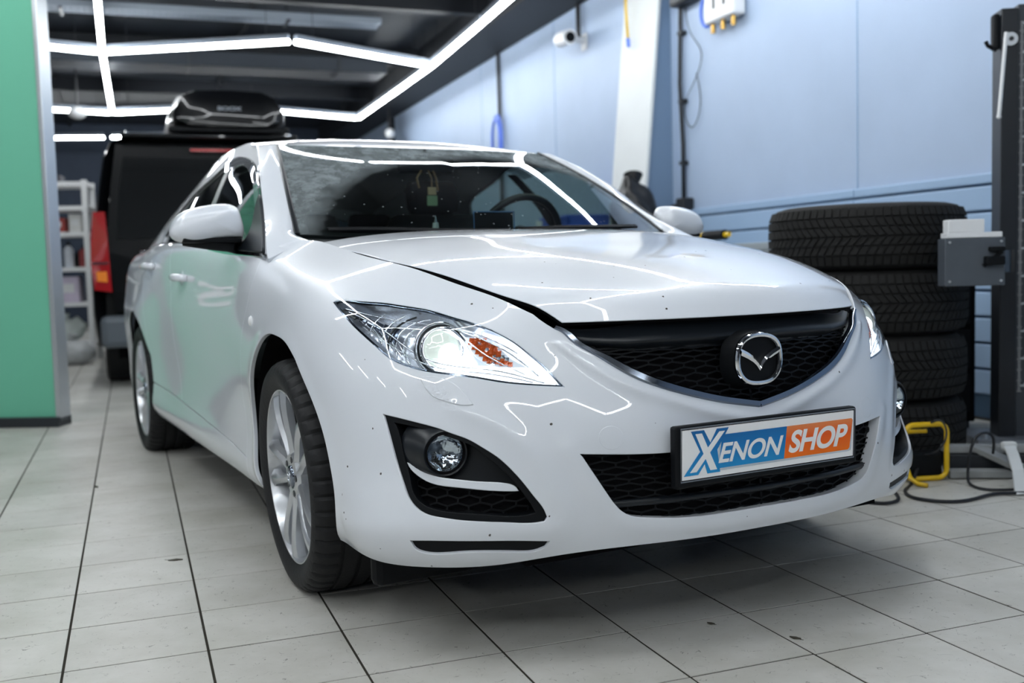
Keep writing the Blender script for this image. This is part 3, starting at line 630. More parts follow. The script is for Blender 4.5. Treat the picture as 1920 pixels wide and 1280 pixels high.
# windshield
wu,wv=WIND.u[-1],WIND.v[-1]
CA=np.array([(-.02,.61),(.0139,.6005),(.1482,.5664),(.2855,.5152),(.4412,.4308),(.5529,.3402),(.6464,.2225),(.7023,.082),(.735,-.05),(-.02,-.05)])
CB=np.array([(-.02,.66),(.3,.64),(.60,.58),(.76,.42),(.79,.2),(.735,-.05),(-.02,-.05)])
def dust(V,poly):
    d=dist_poly(V,poly); i=inside(V,poly); return np.where(i,np.clip(.06-d*1.2,0,.06)*.5,np.clip(.25+d*9,0,1))
wo=chain(path([(0,0),(0,wv)],.03),path([(0,wv),(wu,wv)],.03),path([(wu,wv),(wu,0)],.03),path([(wu,0),(0,0)],.04))
def wind_all():
    n,m_=56,44; U=np.linspace(0,wu,n); V=np.linspace(-wv,wv,m_*2+1); A,B=np.meshgrid(U,V,indexing='ij'); p=WIND(A.ravel(),np.abs(B.ravel())); p[:,0]*=np.where(B.ravel()<0,-1,1)
    Q=np.stack([A.ravel(),np.abs(B.ravel())],1); dl=np.where(B.ravel()<0,dust(Q,CA),dust(Q,CB)); k=m_*2+1
    F=[(i*k+j,(i+1)*k+j,(i+1)*k+j+1,i*k+j+1) for i in range(n-1) for j in range(k-1)]
    me=bpy.data.meshes.new('windshield'); me.from_pydata(p.tolist(),[],F); me.update(); at=me.attributes.new('dust','FLOAT','POINT'); at.data.foreach_set('value',dl)
    return link('windshield',me,GLASSW,car,True)
wsd=wind_all()
# ceramic black border under the glass, rubber seal over its edge
fr_o=wo; fr_i=chain(path([(.03,0),(.03,wv-.038)],.03),path([(.03,wv-.038),(wu-.03,wv-.034)],.03),path([(wu-.03,wv-.034),(wu-.035,0)],.03))
fr_p=chain(path([(0,0),(0,wv)],.03),path([(0,wv),(wu,wv)],.03),path([(wu,wv),(wu,0)],.03),path([(wu,0),(wu-.035,0)],.02),path([(wu-.035,0),(wu-.03,wv-.034)],.03),path([(wu-.03,wv-.034),(.03,wv-.038)],.03),path([(.03,wv-.038),(.03,0)],.03))
panel('black_border',WIND,fr_p,h=.03,m=BLACKP,parent=wsd,both=True,flange=0,off=-.004)
for side in (-1,1): strip_on(WIND,[(0,wv-.004),(wu*.5,wv-.004),(wu,wv-.004)],.016,.005,'windshield_seal',SATIN,wsd,side,h=.03)
# A pillars
pu,pv=PIL.u[-1],PIL.v[-1]
for side in (-1,1):
    panel('a_pillar',PIL,chain(path([(0.004,0),(pu,0)],.015),path([(pu,0),(pu,pv)],.02),path([(pu,pv),(.004,pv)],.015),path([(.004,pv),(.004,0)],.02)),h=.016,m=PAINT,parent=car,side=side,flange=.02)
# side windows and frames
gu,gv=GH.u[-1],GH.v[-1]
DLO=[(.0228,.0),(.013,.1748),(.0134,.2551),(.0213,.36),(.0600,.4200),(.1789,.4500),(.4025,.4640),(.6367,.4650),(.8654,.4127),(1.2351,.3401),(1.40,.2801),(1.4829,.18),(1.53,.05),(1.54,.0)]
dlo_t=path(DLO,.025)
fr=chain(path([(.004,0),(.0228,0)],.02),dlo_t,path([(1.54,0),(gu,0)],.04),path([(gu,0),(gu,gv)],.04),path([(gu,gv),(.004,gv)],.04),path([(.004,gv),(.004,0)],.03))
FW=[(.028,.0),(.0300,.2375),(.0423,.350),(.0900,.4050),(.2852,.4300),(.5369,.4350),(.6379,.42),(.6831,.3071),(.7209,.191),(.7805,.0557),(.800,.0)]
RW=[(.855,.0),(.8398,.1),(.79,.22),(.762,.3151),(.735,.392),(.8928,.36),(1.15,.315),(1.32,.27),(1.43,.18),(1.48,.05),(1.49,.0)]
for side in (-1,1):
    panel('door_frame',GH,fr,h=.035,m=PAINT,parent=car,side=side,flange=.012)
    panel('window_surround',GH,chain(dlo_t,path([(1.54,0),(.0228,0)],.03)),[ ] ,h=.03,m=GLASSS,parent=car,side=side,flange=0,off=-.010)
    strip_on(GH,[(.003+a,b) for a,b in [(.019,.02),(.012,.1748),(.0124,.2551),(.0213,.36),(.0600,.4200),(.1789,.4500),(.4025,.4640),(.6367,.4650),(.8654,.4127),(1.2351,.3401),(1.40,.2801),(1.4829,.18),(1.53,.05)]],.012,.003,'window_seal',BLACKP,car,side,off=-.003,h=.02)
    panel('b_pillar',GH,chain(path(FW[6:],.03),path([FW[-1],RW[0]],.03),path(RW[:5],.03),path([RW[4],(.72,.43)],.03),path([(.72,.43),FW[6]],.03)),h=.03,m=SATIN,parent=car,side=side,flange=.004,off=-.006)
    strip_on(GH,[(.03,-.012),(.5,-.012),(1.0,-.012),(1.54,-.012)],.020,.006,'belt_molding',CHROME,car,side,off=0,h=.05)
    panel('wind_deflector',GH,chain(path([(.020,.10),(.0190,.2551),(.0280,.36),(.0660,.4170),(.1789,.4450),(.4025,.4590),(.6367,.4590),(.72,.44)],.025),path([(.72,.44),(.66,.38)],.02),path([(.66,.38),(.40,.400),(.20,.390),(.10,.330),(.075,.22),(.055,.10)],.025)),h=.03,m=MATS['deflector'] if 'deflector' in MATS else glassmat('deflector',(.55,.57,.60),.10,veil=.25,veilcol=(.35,.37,.40)),parent=car,side=side,flange=.003,off=.010)
# belt fillers: body top to window line is closed by the molding; rear glass and deck
def grid_surf(name,A,B,m,n=12,parent=car,bulge=0):
    A=np.array(A);B=np.array(B); mb=MB(); rows=[]
    for k in range(n+1):
        t=k/n; rows.append([mb.bm.verts.new(a*(1-t)+b*t+np.array([0,0,bulge*4*t*(1-t)])) for a,b in zip(A,B)])
    for r0,r1 in zip(rows[:-1],rows[1:]):
        for i in range(len(A)-1): mb.bm.faces.new((r0[i],r0[i+1],r1[i+1],r1[i]))
    return mb.out(name,m,parent,True)
vv=np.linspace(-1,1,21)
def edge(F,u,vm,off=0):
    p=F(np.full(21,u),np.abs(vv)*vm); p[:,0]*=np.sign(vv); p[:,2]+=off; return p
rearA=edge(ROOF,ROOF.u[-1],ROOF.v[-1],-.004); deckB=np.array([(x*.66,3.40-.06*x*x,1.055-.012*x*x) for x in vv]); deckC=np.array([(x*.60,3.68-.10*x*x,1.055-.01*x*x) for x in vv])
grid_surf('rear_window',rearA,deckB,GLASSS,bulge=.02); grid_surf('trunk_lid',deckB,deckC,PAINT)
cowlA=edge(HOOD,HOOD.u[-1],HOOD.v[-1],-.016); cowlB=edge(WIND,0,WIND.v[-1],-.012)
grid_surf('cowl',cowlA,cowlB,BLACKP,n=4)
for side in (-1,1):
    mb=MB(); a=S(np.linspace(3.95,4.7,10),np.full(10,VM)); b=np.array([(x,y,z) for x,y,z in GH(np.linspace(1.9,gu,10),np.zeros(10))])
# body under the skin
mb=MB(); mb.box((0,-.26,.50),(.92,.78,.30)); mb.box((0,1.40,.26),(1.50,4.1,.12),bev=.02); mb.box((0,1.4,.30),(1.1,4.4,.18)); mb.box((0,.30,.62),(1.3,.06,.58)); mb.out('underbody',DEEP,car)
mb=MB(); mb.box((0,-.66,.245),(1.0,.34,.02),bev=.006); mb.box((-.665,-.50,.178),(.30,.05,.10),bev=.02); mb.box((.665,-.50,.178),(.30,.05,.10),bev=.02); mb.out('splash_shield',BLACKP,car)
for yc in (-.02,2.725):
    for side in (-1,1):
        mb=MB(); n=28; prof=[(-.15+.02,0)]
        A=[];B=[]
        for k in range(n+1):
            a=math.radians(-12+204*k/n); r_=.43
            A.append(mb.bm.verts.new((side*.862,yc+r_*math.cos(a),.325+r_*math.sin(a)))); B.append(mb.bm.verts.new((side*.55,yc+r_*math.cos(a),.325+r_*math.sin(a))))
        for k in range(n): mb.bm.faces.new((A[k],A[k+1],B[k+1],B[k]))
        mb.bm.faces.new(B); mb.out('wheel_well_liner',DEEP,car)
# grilles
LG=np.array(LOWG)
LGX=inset(lowg,-.006)
comb('lower_grille',S,lambda p:inside(p,LGX)&(p[:,0]>-.01),0,.5,.072,.27,.0635,.0192,-.024,BLACKP,car,both=True)
panel('lower_grille_backing',S,chain(path(LOWG[:5],H1),path(LOWG[4:],H1)),h=.03,m=DEEP,parent=car,both=True,flange=0,off=-.034)
mb=MB(); mb.tube([(x,float(np.interp(abs(x),[0,.25,.44],[-.960,-.940,-.893])),.352) for x in np.linspace(-.425,.425,20)],.009,8); mb.out('grille_crossbar',SATIN,car,True)
grl=chain(path([(0,.764),(.486,.764)],.02),path([(.486,.764),(.4904,.7268)],.02),path(UPG,.015),path([UPG[-1],(0,.764)],.02))
gp=panel('grille',S,grl,h=.03,m=DEEP,parent=car,both=True,flange=0,off=-.055)
UG=np.array(UPG+[(0,.58),(.15,.585),(.30,.60),(.42,.665)])
comb('grille_mesh',S,lambda p:inside(p,UG),0,.5,.36,.75,.0600,.0190,-.026,BLACKP,gp,both=True)
cov=chain(path([(0,.762),(.482,.762)],.02),path([(.482,.762),(.484,.728),(.470,.712)],.01),path([(.470,.712),(.42,.655),(.32,.605),(.20,.590),(0,.590)],.015),path([(0,.590),(0,.762)],.02))
def COV(u,v):
    p=S(u,v); n=normals(S,np.asarray(u,float),np.asarray(v,float)); n*=np.where(((p-np.array([0,1.2,.55]))*n).sum(1)<0,-1,1)[:,None]
    b=np.interp(u,[0,.2,.32,.42,.49],[.590,.590,.605,.655,.73]); t=np.clip((np.asarray(v)-b)/(.764-b+1e-6),0,1)
    return p+n*(-.030+.026*np.sin(np.pi*np.clip(1-t,0,1)**1.6)*(.3+.7*np.clip((.764-b)/.17,0,1)))[:,None]
panel('grille_cover',COV,cov,h=.012,m=SATIN,parent=gp,both=True,flange=.012)
for side in (-1,1):
    strip_on(S,inset(upg_line[::-1],0)[1:]+np.array([-.003,.011]) if False else [(max(0,a-.006),b+.013) for a,b in UPG],.026,.011,'grille_surround',DCHROME,gp,side,off=-.006,h=.012)
# emblem
eb=MB()
EK=1.14
ring=[(0,.0535),(.024,.0500),(.041,.0400),(.0505,.0235),(.0535,.0),(.0515,-.0200),(.0430,-.0375),(.026,-.0500),(0,-.0535),(-.026,-.0500),(-.0430,-.0375),(-.0515,-.0200),(-.0535,0),(-.0505,.0235),(-.041,.0400),(-.024,.0500)]
R_=np.array(ring); q=np.vstack([R_,R_,R_[:1]]); t=np.arange(len(q)); rp=spl(t,q,np.linspace(8,24,64,endpoint=False))
ey,ez=-.958,.6585
eb.tube([(a*1.06*EK,ey,ez+b*1.06) for a,b in rp],.0062,8,closed=True)
for sg in (-1,1):
    top=[(.0500,.0270),(.030,.0165),(.0140,.0055),(.0045,-.0050),(.0,-.0165)]; bot=[(.0470,.0130),(.030,.0045),(.0165,-.0040),(.0080,-.0120),(.0,-.0240)]
    bot=[(a,b-.0022) for a,b in bot]
    A=[eb.bm.verts.new((sg*a*1.06*EK,ey-.004,ez+b*1.06)) for a,b in top]; B=[eb.bm.verts.new((sg*a*1.06*EK,ey-.004,ez+b*1.06)) for a,b in bot]; Cm=[eb.bm.verts.new((sg*(a+c)/2*1.06*EK,ey-.0085,ez+(b+d)/2*1.06)) for (a,b),(c,d) in zip(top,bot)]
    A2=[eb.bm.verts.new((sg*a*1.06*EK,ey+.006,ez+b*1.06)) for a,b in top]; B2=[eb.bm.verts.new((sg*a*1.06*EK,ey+.006,ez+b*1.06)) for a,b in bot]
    for X,Y in ((A,Cm),(Cm,B),(A2,A),(B,B2)):
        for i in range(4): eb.bm.faces.new((X[i],X[i+1],Y[i+1],Y[i]))
eo=eb.out('emblem',CHROME,gp,True,angle=30)
mb=MB(); mb.prism([(a*1.06*1.25,b*1.18) for a,b in rp],lambda a,b:(a,ey+.006,ez+b),lambda a,b:(a*1.14,ey+.045,ez+b*1.14-.004)); mb.out('emblem_base',BLACKP,gp)
# number plate
def pl(a,b,y=-1.0005): return ((a-.5)*.52, y+ (-.030)*((.5-b)*.112), .4615+(.5-b)*.112)
mb=MB(); mb.box((0,-.985,.4565),(.548,.026,.140),bev=.006); mb.box((0,-.962,.455),(.50,.035,.10)); fr_=mb.out('license_plate',BLACKP,car)
mb=MB(); mb.prism([(0,0),(1,0),(1,1),(0,1)],lambda a,b:pl(a,b,-1.0000),lambda a,b:pl(a,b,-.996)); mb.out('plate_face',mat('plate_white',(.97,.97,.97),.35,emit=None),fr_)
mb=MB(); rim=[(-.006,-.035),(1.006,-.035),(1.006,1.035),(-.006,1.035)]; mb.tube([pl(a,b,-.9995) for a,b in rim],.0016,6,closed=True); mb.out('plate_rim',GREY,fr_)
def flat(name,polys,m,y,par=fr_):
    mb=MB()
    for p in polys: mb.prism(p,lambda a,b:pl(a,b,y),lambda a,b:pl(a,b,y+.0006))
    return mb.out(name,m,par)
def grad(name,c0,c1,c2):
    m=mat(name,c0,.3); nt=m.node_tree; tc=nt.nodes.new('ShaderNodeTexCoord'); s=nt.nodes.new('ShaderNodeSeparateXYZ'); nt.links.new(tc.outputs['Generated'],s.inputs[0]); r=nt.nodes.new('ShaderNodeValToRGB'); r.color_ramp.elements[0].color=(*c0,1); r.color_ramp.elements[1].color=(*c2,1); e=r.color_ramp.elements.new(.6); e.color=(*c1,1); nt.links.new(s.outputs[2],r.inputs[0]); nt.links.new(r.outputs[0],nt.nodes['Principled BSDF'].inputs['Base Color']); return m
BLUE=grad('banner_blue',lin(20,150,215),lin(10,120,190),lin(10,100,165)); ORG=grad('banner_orange',lin(255,120,0),lin(245,95,10),lin(240,140,80)); SHAD=mat('banner_shadow',lin(195,205,212),.4)
flat('banner_shadow',[[(.20,.20),(.995,.20),(.985,.865),(.965,.885),(.19,.895)]],SHAD,-1.0008)
flat('banner_blue',[[(.215,.165),(.585,.165),(.570,.845),(.195,.845)],[(.045,.03),(.115,.03),(.150,.30),(.185,.03),(.250,.03),(.188,.46),(.205,.92),(.135,.92),(.120,.72),(.085,.92),(.008,.92),(.095,.46)]],BLUE,-1.0012)
flat('banner_orange',[[(.585,.165),(.985,.165),(.992,.20),(.975,.80),(.965,.845),(.570,.845)]],ORG,-1.0012)
PW=mat('letter_white',(.93,.93,.93),.4)
flat('letter_x',[[(.068,.09),(.103,.09),(.187,.86),(.150,.86)]],PW,-1.0016); flat('letter_x',[[(.198,.09),(.228,.09),(.075,.86),(.040,.86)]],PW,-1.0018)
def text(name,s,a0,a1,b0,b1,m,y,shear=.16,parent=fr_,bold=.02,lat=None):
    cu=bpy.data.curves.new(name,'FONT'); cu.body=s; cu.size=1; cu.offset=bold; cu.extrude=.004; cu.space_character=.95
    o=bpy.data.objects.new(name,cu); COL.objects.link(o); dg=bpy.context.evaluated_depsgraph_get(); me=bpy.data.meshes.new_from_object(o.evaluated_get(dg)); bpy.data.objects.remove(o); bpy.data.curves.remove(cu)
    v=np.array([x.co[:] for x in me.vertices]); lo=v.min(0);hi=v.max(0); X=(v[:,0]-lo[0])/(hi[0]-lo[0]); Y=(v[:,1]-lo[1])/(hi[1]-lo[1])
    A=a0+(a1-a0-(shear*.18))*X+shear*.18*Y; B=b1+(b0-b1)*Y
    for i,x in enumerate(me.vertices): x.co=lat(A[i],B[i],v[i,2]) if lat else pl(A[i],B[i],y-(v[i,2]>0)*.0004)
    return link(name,me,m,parent)
text('lettering','ENON',.193,.565,.335,.745,PW,-1.0016); text('lettering','SHOP',.592,.968,.265,.745,PW,-1.0016,bold=.03)
# mirrors
def mirror(side):
    c=Vector((side*.934,.61,1.060)); mb=MB(); n=20; rows=[]
    ol=[(-.112,-.040),(-.108,-.004),(-.085,.025),(-.045,.043),(.0,.052),(.050,.055),(.078,.046),(.092,.015),(.098,-.030),(.094,-.048),(.0,-.052),(-.098,-.052)]
    q=densify([(a,b) for a,b in ol],.012,corner=60)
    for (t_,s_) in ((.0,1.0),(-.018,1.0),(-.042,.95),(-.062,.83),(-.076,.60),(-.082,.30),(-.083,.02)):
        rows.append([mb.bm.verts.new((c.x+side*(-a)*s_*1.10,c.y+t_,c.z+b*s_*1.10)) for a,b in q])
    for r0,r1 in zip(rows[:-1],rows[1:]):
        m_=len(r0)
        for i in range(m_): mb.bm.faces.new((r0[i],r0[(i+1)%m_],r1[(i+1)%m_],r1[i]))
    mb.bm.faces.new(rows[-1]); root=mb.out('side_mirror',PAINT,car,True,angle=50)
    mb=MB(); mb.bm.faces.new([mb.bm.verts.new((c.x-side*a*1.03,c.y+.001,c.z+b*1.03)) for a,b in q]); mb.out('mirror_glass',CHROME,root)
    mb=MB(); mb.tube([c+Vector((side*.085,-.005,-.060)),c+Vector((side*.0,-.03,-.068)),c+Vector((side*-.06,-.02,-.072)),c+Vector((side*-.105,.015,-.080)),Vector((side*.80,.50,.968))],[.014,.022,.025,.027,.026],14); mb.box(c+Vector((0,-.022,-.058)),(.185,.075,.016),bev=.006); mb.out('mirror_arm',BLACKP,root,True,angle=40)
    panel('mirror_sail',GH,chain(path([(.0249,.0),(.0101,.175),(.0087,.2476)],.02),path([(.0087,.2476),(.0567,.2064),(.1143,.1108),(.1985,.0359),(.3225,.0)],.02),path([(.3225,0),(.0249,0)],.02)),h=.02,m=SATIN,parent=root,side=side,flange=.012,off=.012)
for s_ in (-1,1): mirror(s_)
# wipers
for nm,pts in (('wiper',[(-.62,.335,1.022),(-.50,.28,1.020),(-.30,.215,1.012),(-.05,.185,1.008)]),('wiper',[(-.02,.170,1.012),(.12,.165,1.016),(.35,.215,1.020),(.52,.28,1.024)])):
    mb=MB(); mb.tube(curve_pts(pts,4),.006,6); mb.tube([(p[0],p[1]+.01,p[2]+.006) for p in curve_pts(pts,4)],.004,6); mb.out(nm,BLACKP,car,True)
# wheels
def make_wheel():
    mb=MB()
    # rim shell, outer face at x=0, inwards is -x
    mb.lathe([(0,.2466),(.004,.2448),(.0035,.2415),(-.004,.2395),(-.030,.2350),(-.070,.2250),(-.17,.2150),(-.20,.235)],96)
    w=None
    for k in range(10):
        a0=2*math.pi*k/10+(.055 if k%2 else -.055)
        def pt(r,off,x): 
            a=a0+off/max(r,.01)+ (.10*(max(0,r-.06)/.16)**1.5)*(1 if k%2 else -1)*.55
            return (x,r*math.sin(a),r*math.cos(a))
        rs=[.040,.070,.100,.135,.170,.205,.239]; ws=[.015,.0140,.0120,.0115,.0130,.0170,.0270]; xs=[-.012,-.008,-.006,-.002,.001,.002,-.001]
        rows=[]
        for r,w_,x in zip(rs,ws,xs):
            rows.append([mb.bm.verts.new(p) for p in (pt(r,-w_,x-.030),pt(r,-w_*.95,x-.006),pt(r,-w_*.45,x),pt(r,w_*.25,x+.002),pt(r,w_*.95,x-.010),pt(r,w_,x-.030))])
        for r0,r1 in zip(rows[:-1],rows[1:]):
            for i in range(6): mb.bm.faces.new((r0[i],r0[(i+1)%6],r1[(i+1)%6],r1[i]))
        mb.bm.faces.new(rows[0]); mb.bm.faces.new(rows[-1])
    mb.lathe([(-.052,.074),(-.016,.070),(-.007,.060),(-.006,.036),(-.012,.030)],48)
    root=mb.out('wheel',ALLOY,None,True,angle=32)
    mb=MB(); mb.lathe([(-.012,.031),(-.003,.0300),(.0,.026),(.001,.015),(.001,.0001)],32); mb.out('hub_cap',DCHROME,root,True)
    mb=MB(); mb.tube([(.0015,.015*math.sin(a),.014*math.cos(a)) for a in np.linspace(0,2*math.pi,20,endpoint=False)],.0016,6,closed=True); mb.bar((.0015,-.012,.008),(.0015,0,-.003),.003); mb.bar((.0015,.012,.008),(.0015,0,-.003),.003); mb.out('hub_emblem',CHROME,root,True)
    for k in range(5):
        a=2*math.pi*k/5+.3; mb=MB(); mb.cyl((-.03,.050*math.sin(a),.050*math.cos(a)),(-.0045,.050*math.sin(a),.050*math.cos(a)),.0095,n=6); mb.out('lug_nut',DARKM,root)
    # brake disc
    mb=MB(); mb.lathe([(-.050,.0001),(-.050,.140),(-.053,.145),(-.056,.140)],48); mb.out('brake_disc',GREY,root,True,angle=30)
    mb=MB(); mb.lathe([(-.058,.0001),(-.058,.226)],48); mb.out('wheel_back',DEEP,root)
    # tyre with shoulder sipes and grooves
    prof=[(.0,.243),(.006,.252),(.0145,.272),(.0175,.290),(.0130,.306),(.004,.3165),(-.008,.3235),(-.022,.3275),(-.050,.3295),(-.052,.3225),(-.060,.3225),(-.062,.3300),(-.098,.3305),(-.100,.3230),(-.110,.3230),(-.112,.3305),(-.148,.3300),(-.150,.3225),(-.158,.3225),(-.160,.3295),(-.190,.3275),(-.204,.3235),(-.216,.3165),(-.225,.306),(-.229,.290),(-.224,.272),(-.212,.252),(-.205,.243)]
    mb=MB(); n=240; rings=[]
    for i,(x,r) in enumerate(prof):
        sh=i in (5,6,7,8,19,20,21,22); row=[]
        for k in range(n):
            rr_=r-(.0065 if (sh and k%5==0) else 0); a=2*math.pi*k/n; row.append(mb.bm.verts.new((x,rr_*math.sin(a),max(rr_*math.cos(a),-.3215))))
        rings.append(row)
    for A,B in zip(rings[:-1],rings[1:]):
        for k in range(n): mb.bm.faces.new((A[k],A[(k+1)%n],B[(k+1)%n],B[k]))
    mb.out('tyre',RUBBER,root,True,angle=28)
    return root
wh=make_wheel()
def place_wheel(o,side,y,camb=0,steer=0):
    o.parent=car; M=Matrix.Translation((side*.870,y,.3205))@Matrix.Rotation(steer,4,'Z')@Matrix.Rotation(-camb if side<0 else camb,4,'Y')
    if side<0: M=M@Matrix.Rotation(math.pi,4,'Z')
    o.matrix_local=M
place_wheel(wh,-1,0,.040,-.03)
for s_,y_ in ((1,0),(-1,2.725),(1,2.725)): place_wheel(copy_tree(wh),s_,y_)
# cabin
FAB=mat('seat_fabric',(.030,.032,.034),.9,noise=.2,nscale=30)
mb=MB(); mb.box((0,.62,.925),(1.36,.55,.14),bev=.04); mb.box((0,.80,.86),(1.36,.25,.20),bev=.04); mb.ball((.37,.66,.985),.16,12,(1.2,.6,.35)); mb.out('dashboard',BLACKP,car,True,angle=50)
def seat(x):
    mb=MB(); mb.box((x,1.32,.52),(.50,.52,.16),bev=.06); root=mb.out('seat',FAB,car,True,angle=60)
    M=Matrix.Rotation(math.radians(-20),4,'X'); mb=MB(); mb.box((x,1.66,.86),(.50,.14,.62),bev=.06,M=M); mb.out('backrest',FAB,root,True,angle=60)
    mb=MB(); mb.box((x,1.78,1.235),(.27,.10,.17),bev=.045,M=M); mb.out('headrest',FAB,root,True,angle=60)
    mb=MB(); mb.cyl((x-.06,1.73,1.08),(x-.06,1.77,1.2),.006); mb.cyl((x+.06,1.73,1.08),(x+.06,1.77,1.2),.006); mb.out('headrest_post',CHROME,root)
seat(-.37); seat(.37)
mb=MB(); mb.box((0,2.35,.52),(1.3,.5,.18),bev=.06); mb.box((0,2.66,.84),(1.3,.14,.60),bev=.05,M=Matrix.Rotation(math.radians(-22),4,'X')); mb.box((0,3.1,.98),(1.2,.5,.05)); 
for x in (-.42,.42): mb.box((x,2.80,1.15),(.26,.09,.14),bev=.04)
mb.out('rear_seat',FAB,car,True,angle=60)
mb=MB(); c=Vector((.37,.90,1.00)); axw=Vector((0,-.92,-.38)).normalized(); xx=Vector((1,0,0)); yy=axw.cross(xx)
mb.tube([c+xx*(.185*math.cos(a))+yy*(.185*math.sin(a)) for a in np.linspace(0,2*math.pi,40,endpoint=False)],.015,10,closed=True)
for a in (0,math.pi,-math.pi/2): mb.bar(c,c+xx*(.18*math.cos(a))+yy*(.18*math.sin(a))*(1 if True else 1),.035,.02)
mb.cyl(c-axw*.01,c+axw*.03,.06); mb.cyl(c,c+axw*-.0+Vector((0,-.25,-.10)),.03); mb.out('steering_wheel',SATIN,car,True,angle=40)
mb=MB(); mb.box((0,.985,1.305),(.24,.035,.065),bev=.012); mb.cyl((0,.98,1.32),(0,.99,1.365),.008); mb.out('rear_view_mirror',BLACKP,car,True,angle=40)
mb=MB(); mb.box((0,1.9,.33),(1.4,3.0,.03)); mb.out('cabin_floor',DEEP,car)
HEADL=mat('headliner',(.36,.37,.36),.9)
panel('headliner',ROOF,chain(path([(.05,0),(.05,.56)],.05),path([(.05,.56),(2.0,.56)],.1),path([(2.0,.56),(2.0,0)],.1),path([(2.0,0),(.05,0)],.1)),h=.08,m=HEADL,parent=car,both=True,flange=0,off=-.03)
for side in (-1,1): panel('pillar_trim',PIL,chain(path([(0.002,.1),(pu,.1)],.02),path([(pu,.1),(pu,pv)],.04),path([(pu,pv),(.002,pv)],.02),path([(.002,pv),(.002,.1)],.04)),h=.03,m=mat('pillar_trim',(.16,.19,.175),.8),parent=car,side=side,flange=0,off=-.024)
# ================= the hall =================
tA=Vector((math.cos(TILE_YAW),math.sin(TILE_YAW),0)); tL=Vector((-math.sin(TILE_YAW),math.cos(TILE_YAW),0))
def T(a,L,z=0): return tA*a+tL*L+Vector((0,0,z))
def hall(name): return empty(name,(0,0,0),TILE_YAW)     # children use (a,L,z) directly
UW=4.35; LB=21.0; LN=-13.0; UL=-9.0; HC_=3.8
def tilemat():
    m=mat('floor_tile',(.50,.50,.48),.38,spec=.45); nt=m.node_tree; b=nt.nodes['Principled BSDF']; N=nt.nodes.new; lk=nt.links.new
    g=N('ShaderNodeNewGeometry'); oi=N('ShaderNodeObjectInfo')
    n=N('ShaderNodeTexNoise'); n.inputs['Scale'].default_value=2.2; n.inputs['Detail'].default_value=8; n.inputs['Roughness'].default_value=.65; lk(g.outputs['Position'],n.inputs['Vector'])
    cr=N('ShaderNodeValToRGB'); cr.color_ramp.elements[0].position=.3; cr.color_ramp.elements[0].color=(.42,.41,.365,1); cr.color_ramp.elements[1].position=.62; cr.color_ramp.elements[1].color=(.585,.575,.54,1); lk(n.outputs['Fac'],cr.inputs[0])
    # short curly scratches: thin contour lines of a noise, broken up by another
    w=N('ShaderNodeTexNoise'); w.inputs['Scale'].default_value=26; w.inputs['Detail'].default_value=1.0; w.inputs['Distortion'].default_value=.9; lk(g.outputs['Position'],w.inputs['Vector'])
    s1=N('ShaderNodeMath'); s1.operation='SUBTRACT'; s1.inputs[1].default_value=.5; lk(w.outputs['Fac'],s1.inputs[0]); s2=N('ShaderNodeMath'); s2.operation='ABSOLUTE'; lk(s1.outputs[0],s2.inputs[0]); s3=N('ShaderNodeMath'); s3.operation='LESS_THAN'; s3.inputs[1].default_value=.0065; lk(s2.outputs[0],s3.inputs[0])
    k=N('ShaderNodeTexNoise'); k.inputs['Scale'].default_value=38; k.inputs['Detail'].default_value=3; lk(g.outputs['Position'],k.inputs['Vector']); k2=N('ShaderNodeMath'); k2.operation='GREATER_THAN'; k2.inputs[1].default_value=.565; lk(k.outputs['Fac'],k2.inputs[0])
    mu=N('ShaderNodeMath'); mu.operation='MULTIPLY'; lk(s3.outputs[0],mu.inputs[0]); lk(k2.outputs[0],mu.inputs[1]); mv=N('ShaderNodeMath'); mv.operation='MULTIPLY'; mv.inputs[1].default_value=.62; lk(mu.outputs[0],mv.inputs[0])
    # crumbs
    vo=N('ShaderNodeTexVoronoi'); vo.inputs['Scale'].default_value=42; lk(g.outputs['Position'],vo.inputs['Vector']); v2=N('ShaderNodeMath'); v2.operation='LESS_THAN'; v2.inputs[1].default_value=.06; lk(vo.outputs['Distance'],v2.inputs[0])
    v3=N('ShaderNodeMath'); v3.operation='MULTIPLY'; v3.inputs[1].default_value=.4; lk(v2.outputs[0],v3.inputs[0]); mxx=N('ShaderNodeMath'); mxx.operation='MAXIMUM'; lk(mv.outputs[0],mxx.inputs[0]); lk(v3.outputs[0],mxx.inputs[1])
    mx=N('ShaderNodeMix'); mx.data_type='RGBA'; lk(mxx.outputs[0],mx.inputs[0]); lk(cr.outputs[0],mx.inputs[6]); mx.inputs[7].default_value=(.07,.065,.055,1)
    br=N('ShaderNodeMapRange'); br.inputs[3].default_value=.93; br.inputs[4].default_value=1.05; lk(oi.outputs['Random'],br.inputs[0])
    mm=N('ShaderNodeVectorMath'); mm.operation='SCALE'; lk(mx.outputs[2],mm.inputs[0]); lk(br.outputs[0],mm.inputs['Scale']); lk(mm.outputs[0],b.inputs['Base Color'])
    bp=N('ShaderNodeBump'); bp.inputs['Strength'].default_value=.25; bp.inputs['Distance'].default_value=.002; lk(n.outputs['Fac'],bp.inputs['Height']); lk(bp.outputs[0],b.inputs['Normal'])
    rr_=N('ShaderNodeMapRange'); rr_.inputs[3].default_value=.30; rr_.inputs[4].default_value=.5; lk(n.outputs['Fac'],rr_.inputs[0]); lk(rr_.outputs[0],b.inputs['Roughness'])
    return m
TILEM=tilemat(); GROUT=mat('grout',(.040,.037,.030),.95,spec=.1)
floor=hall('floor'); 
mb=MB(); mb.box(((UW+UL)/2,(LB+LN)/2,-.0516),(UW-UL+.4,LB-LN+.4,.1)); fl=mb.out('grout_bed',GROUT,floor); meta(floor,kind='structure')
PA,PL_=.3185,.3035; a_off,l_off=.131,2.487
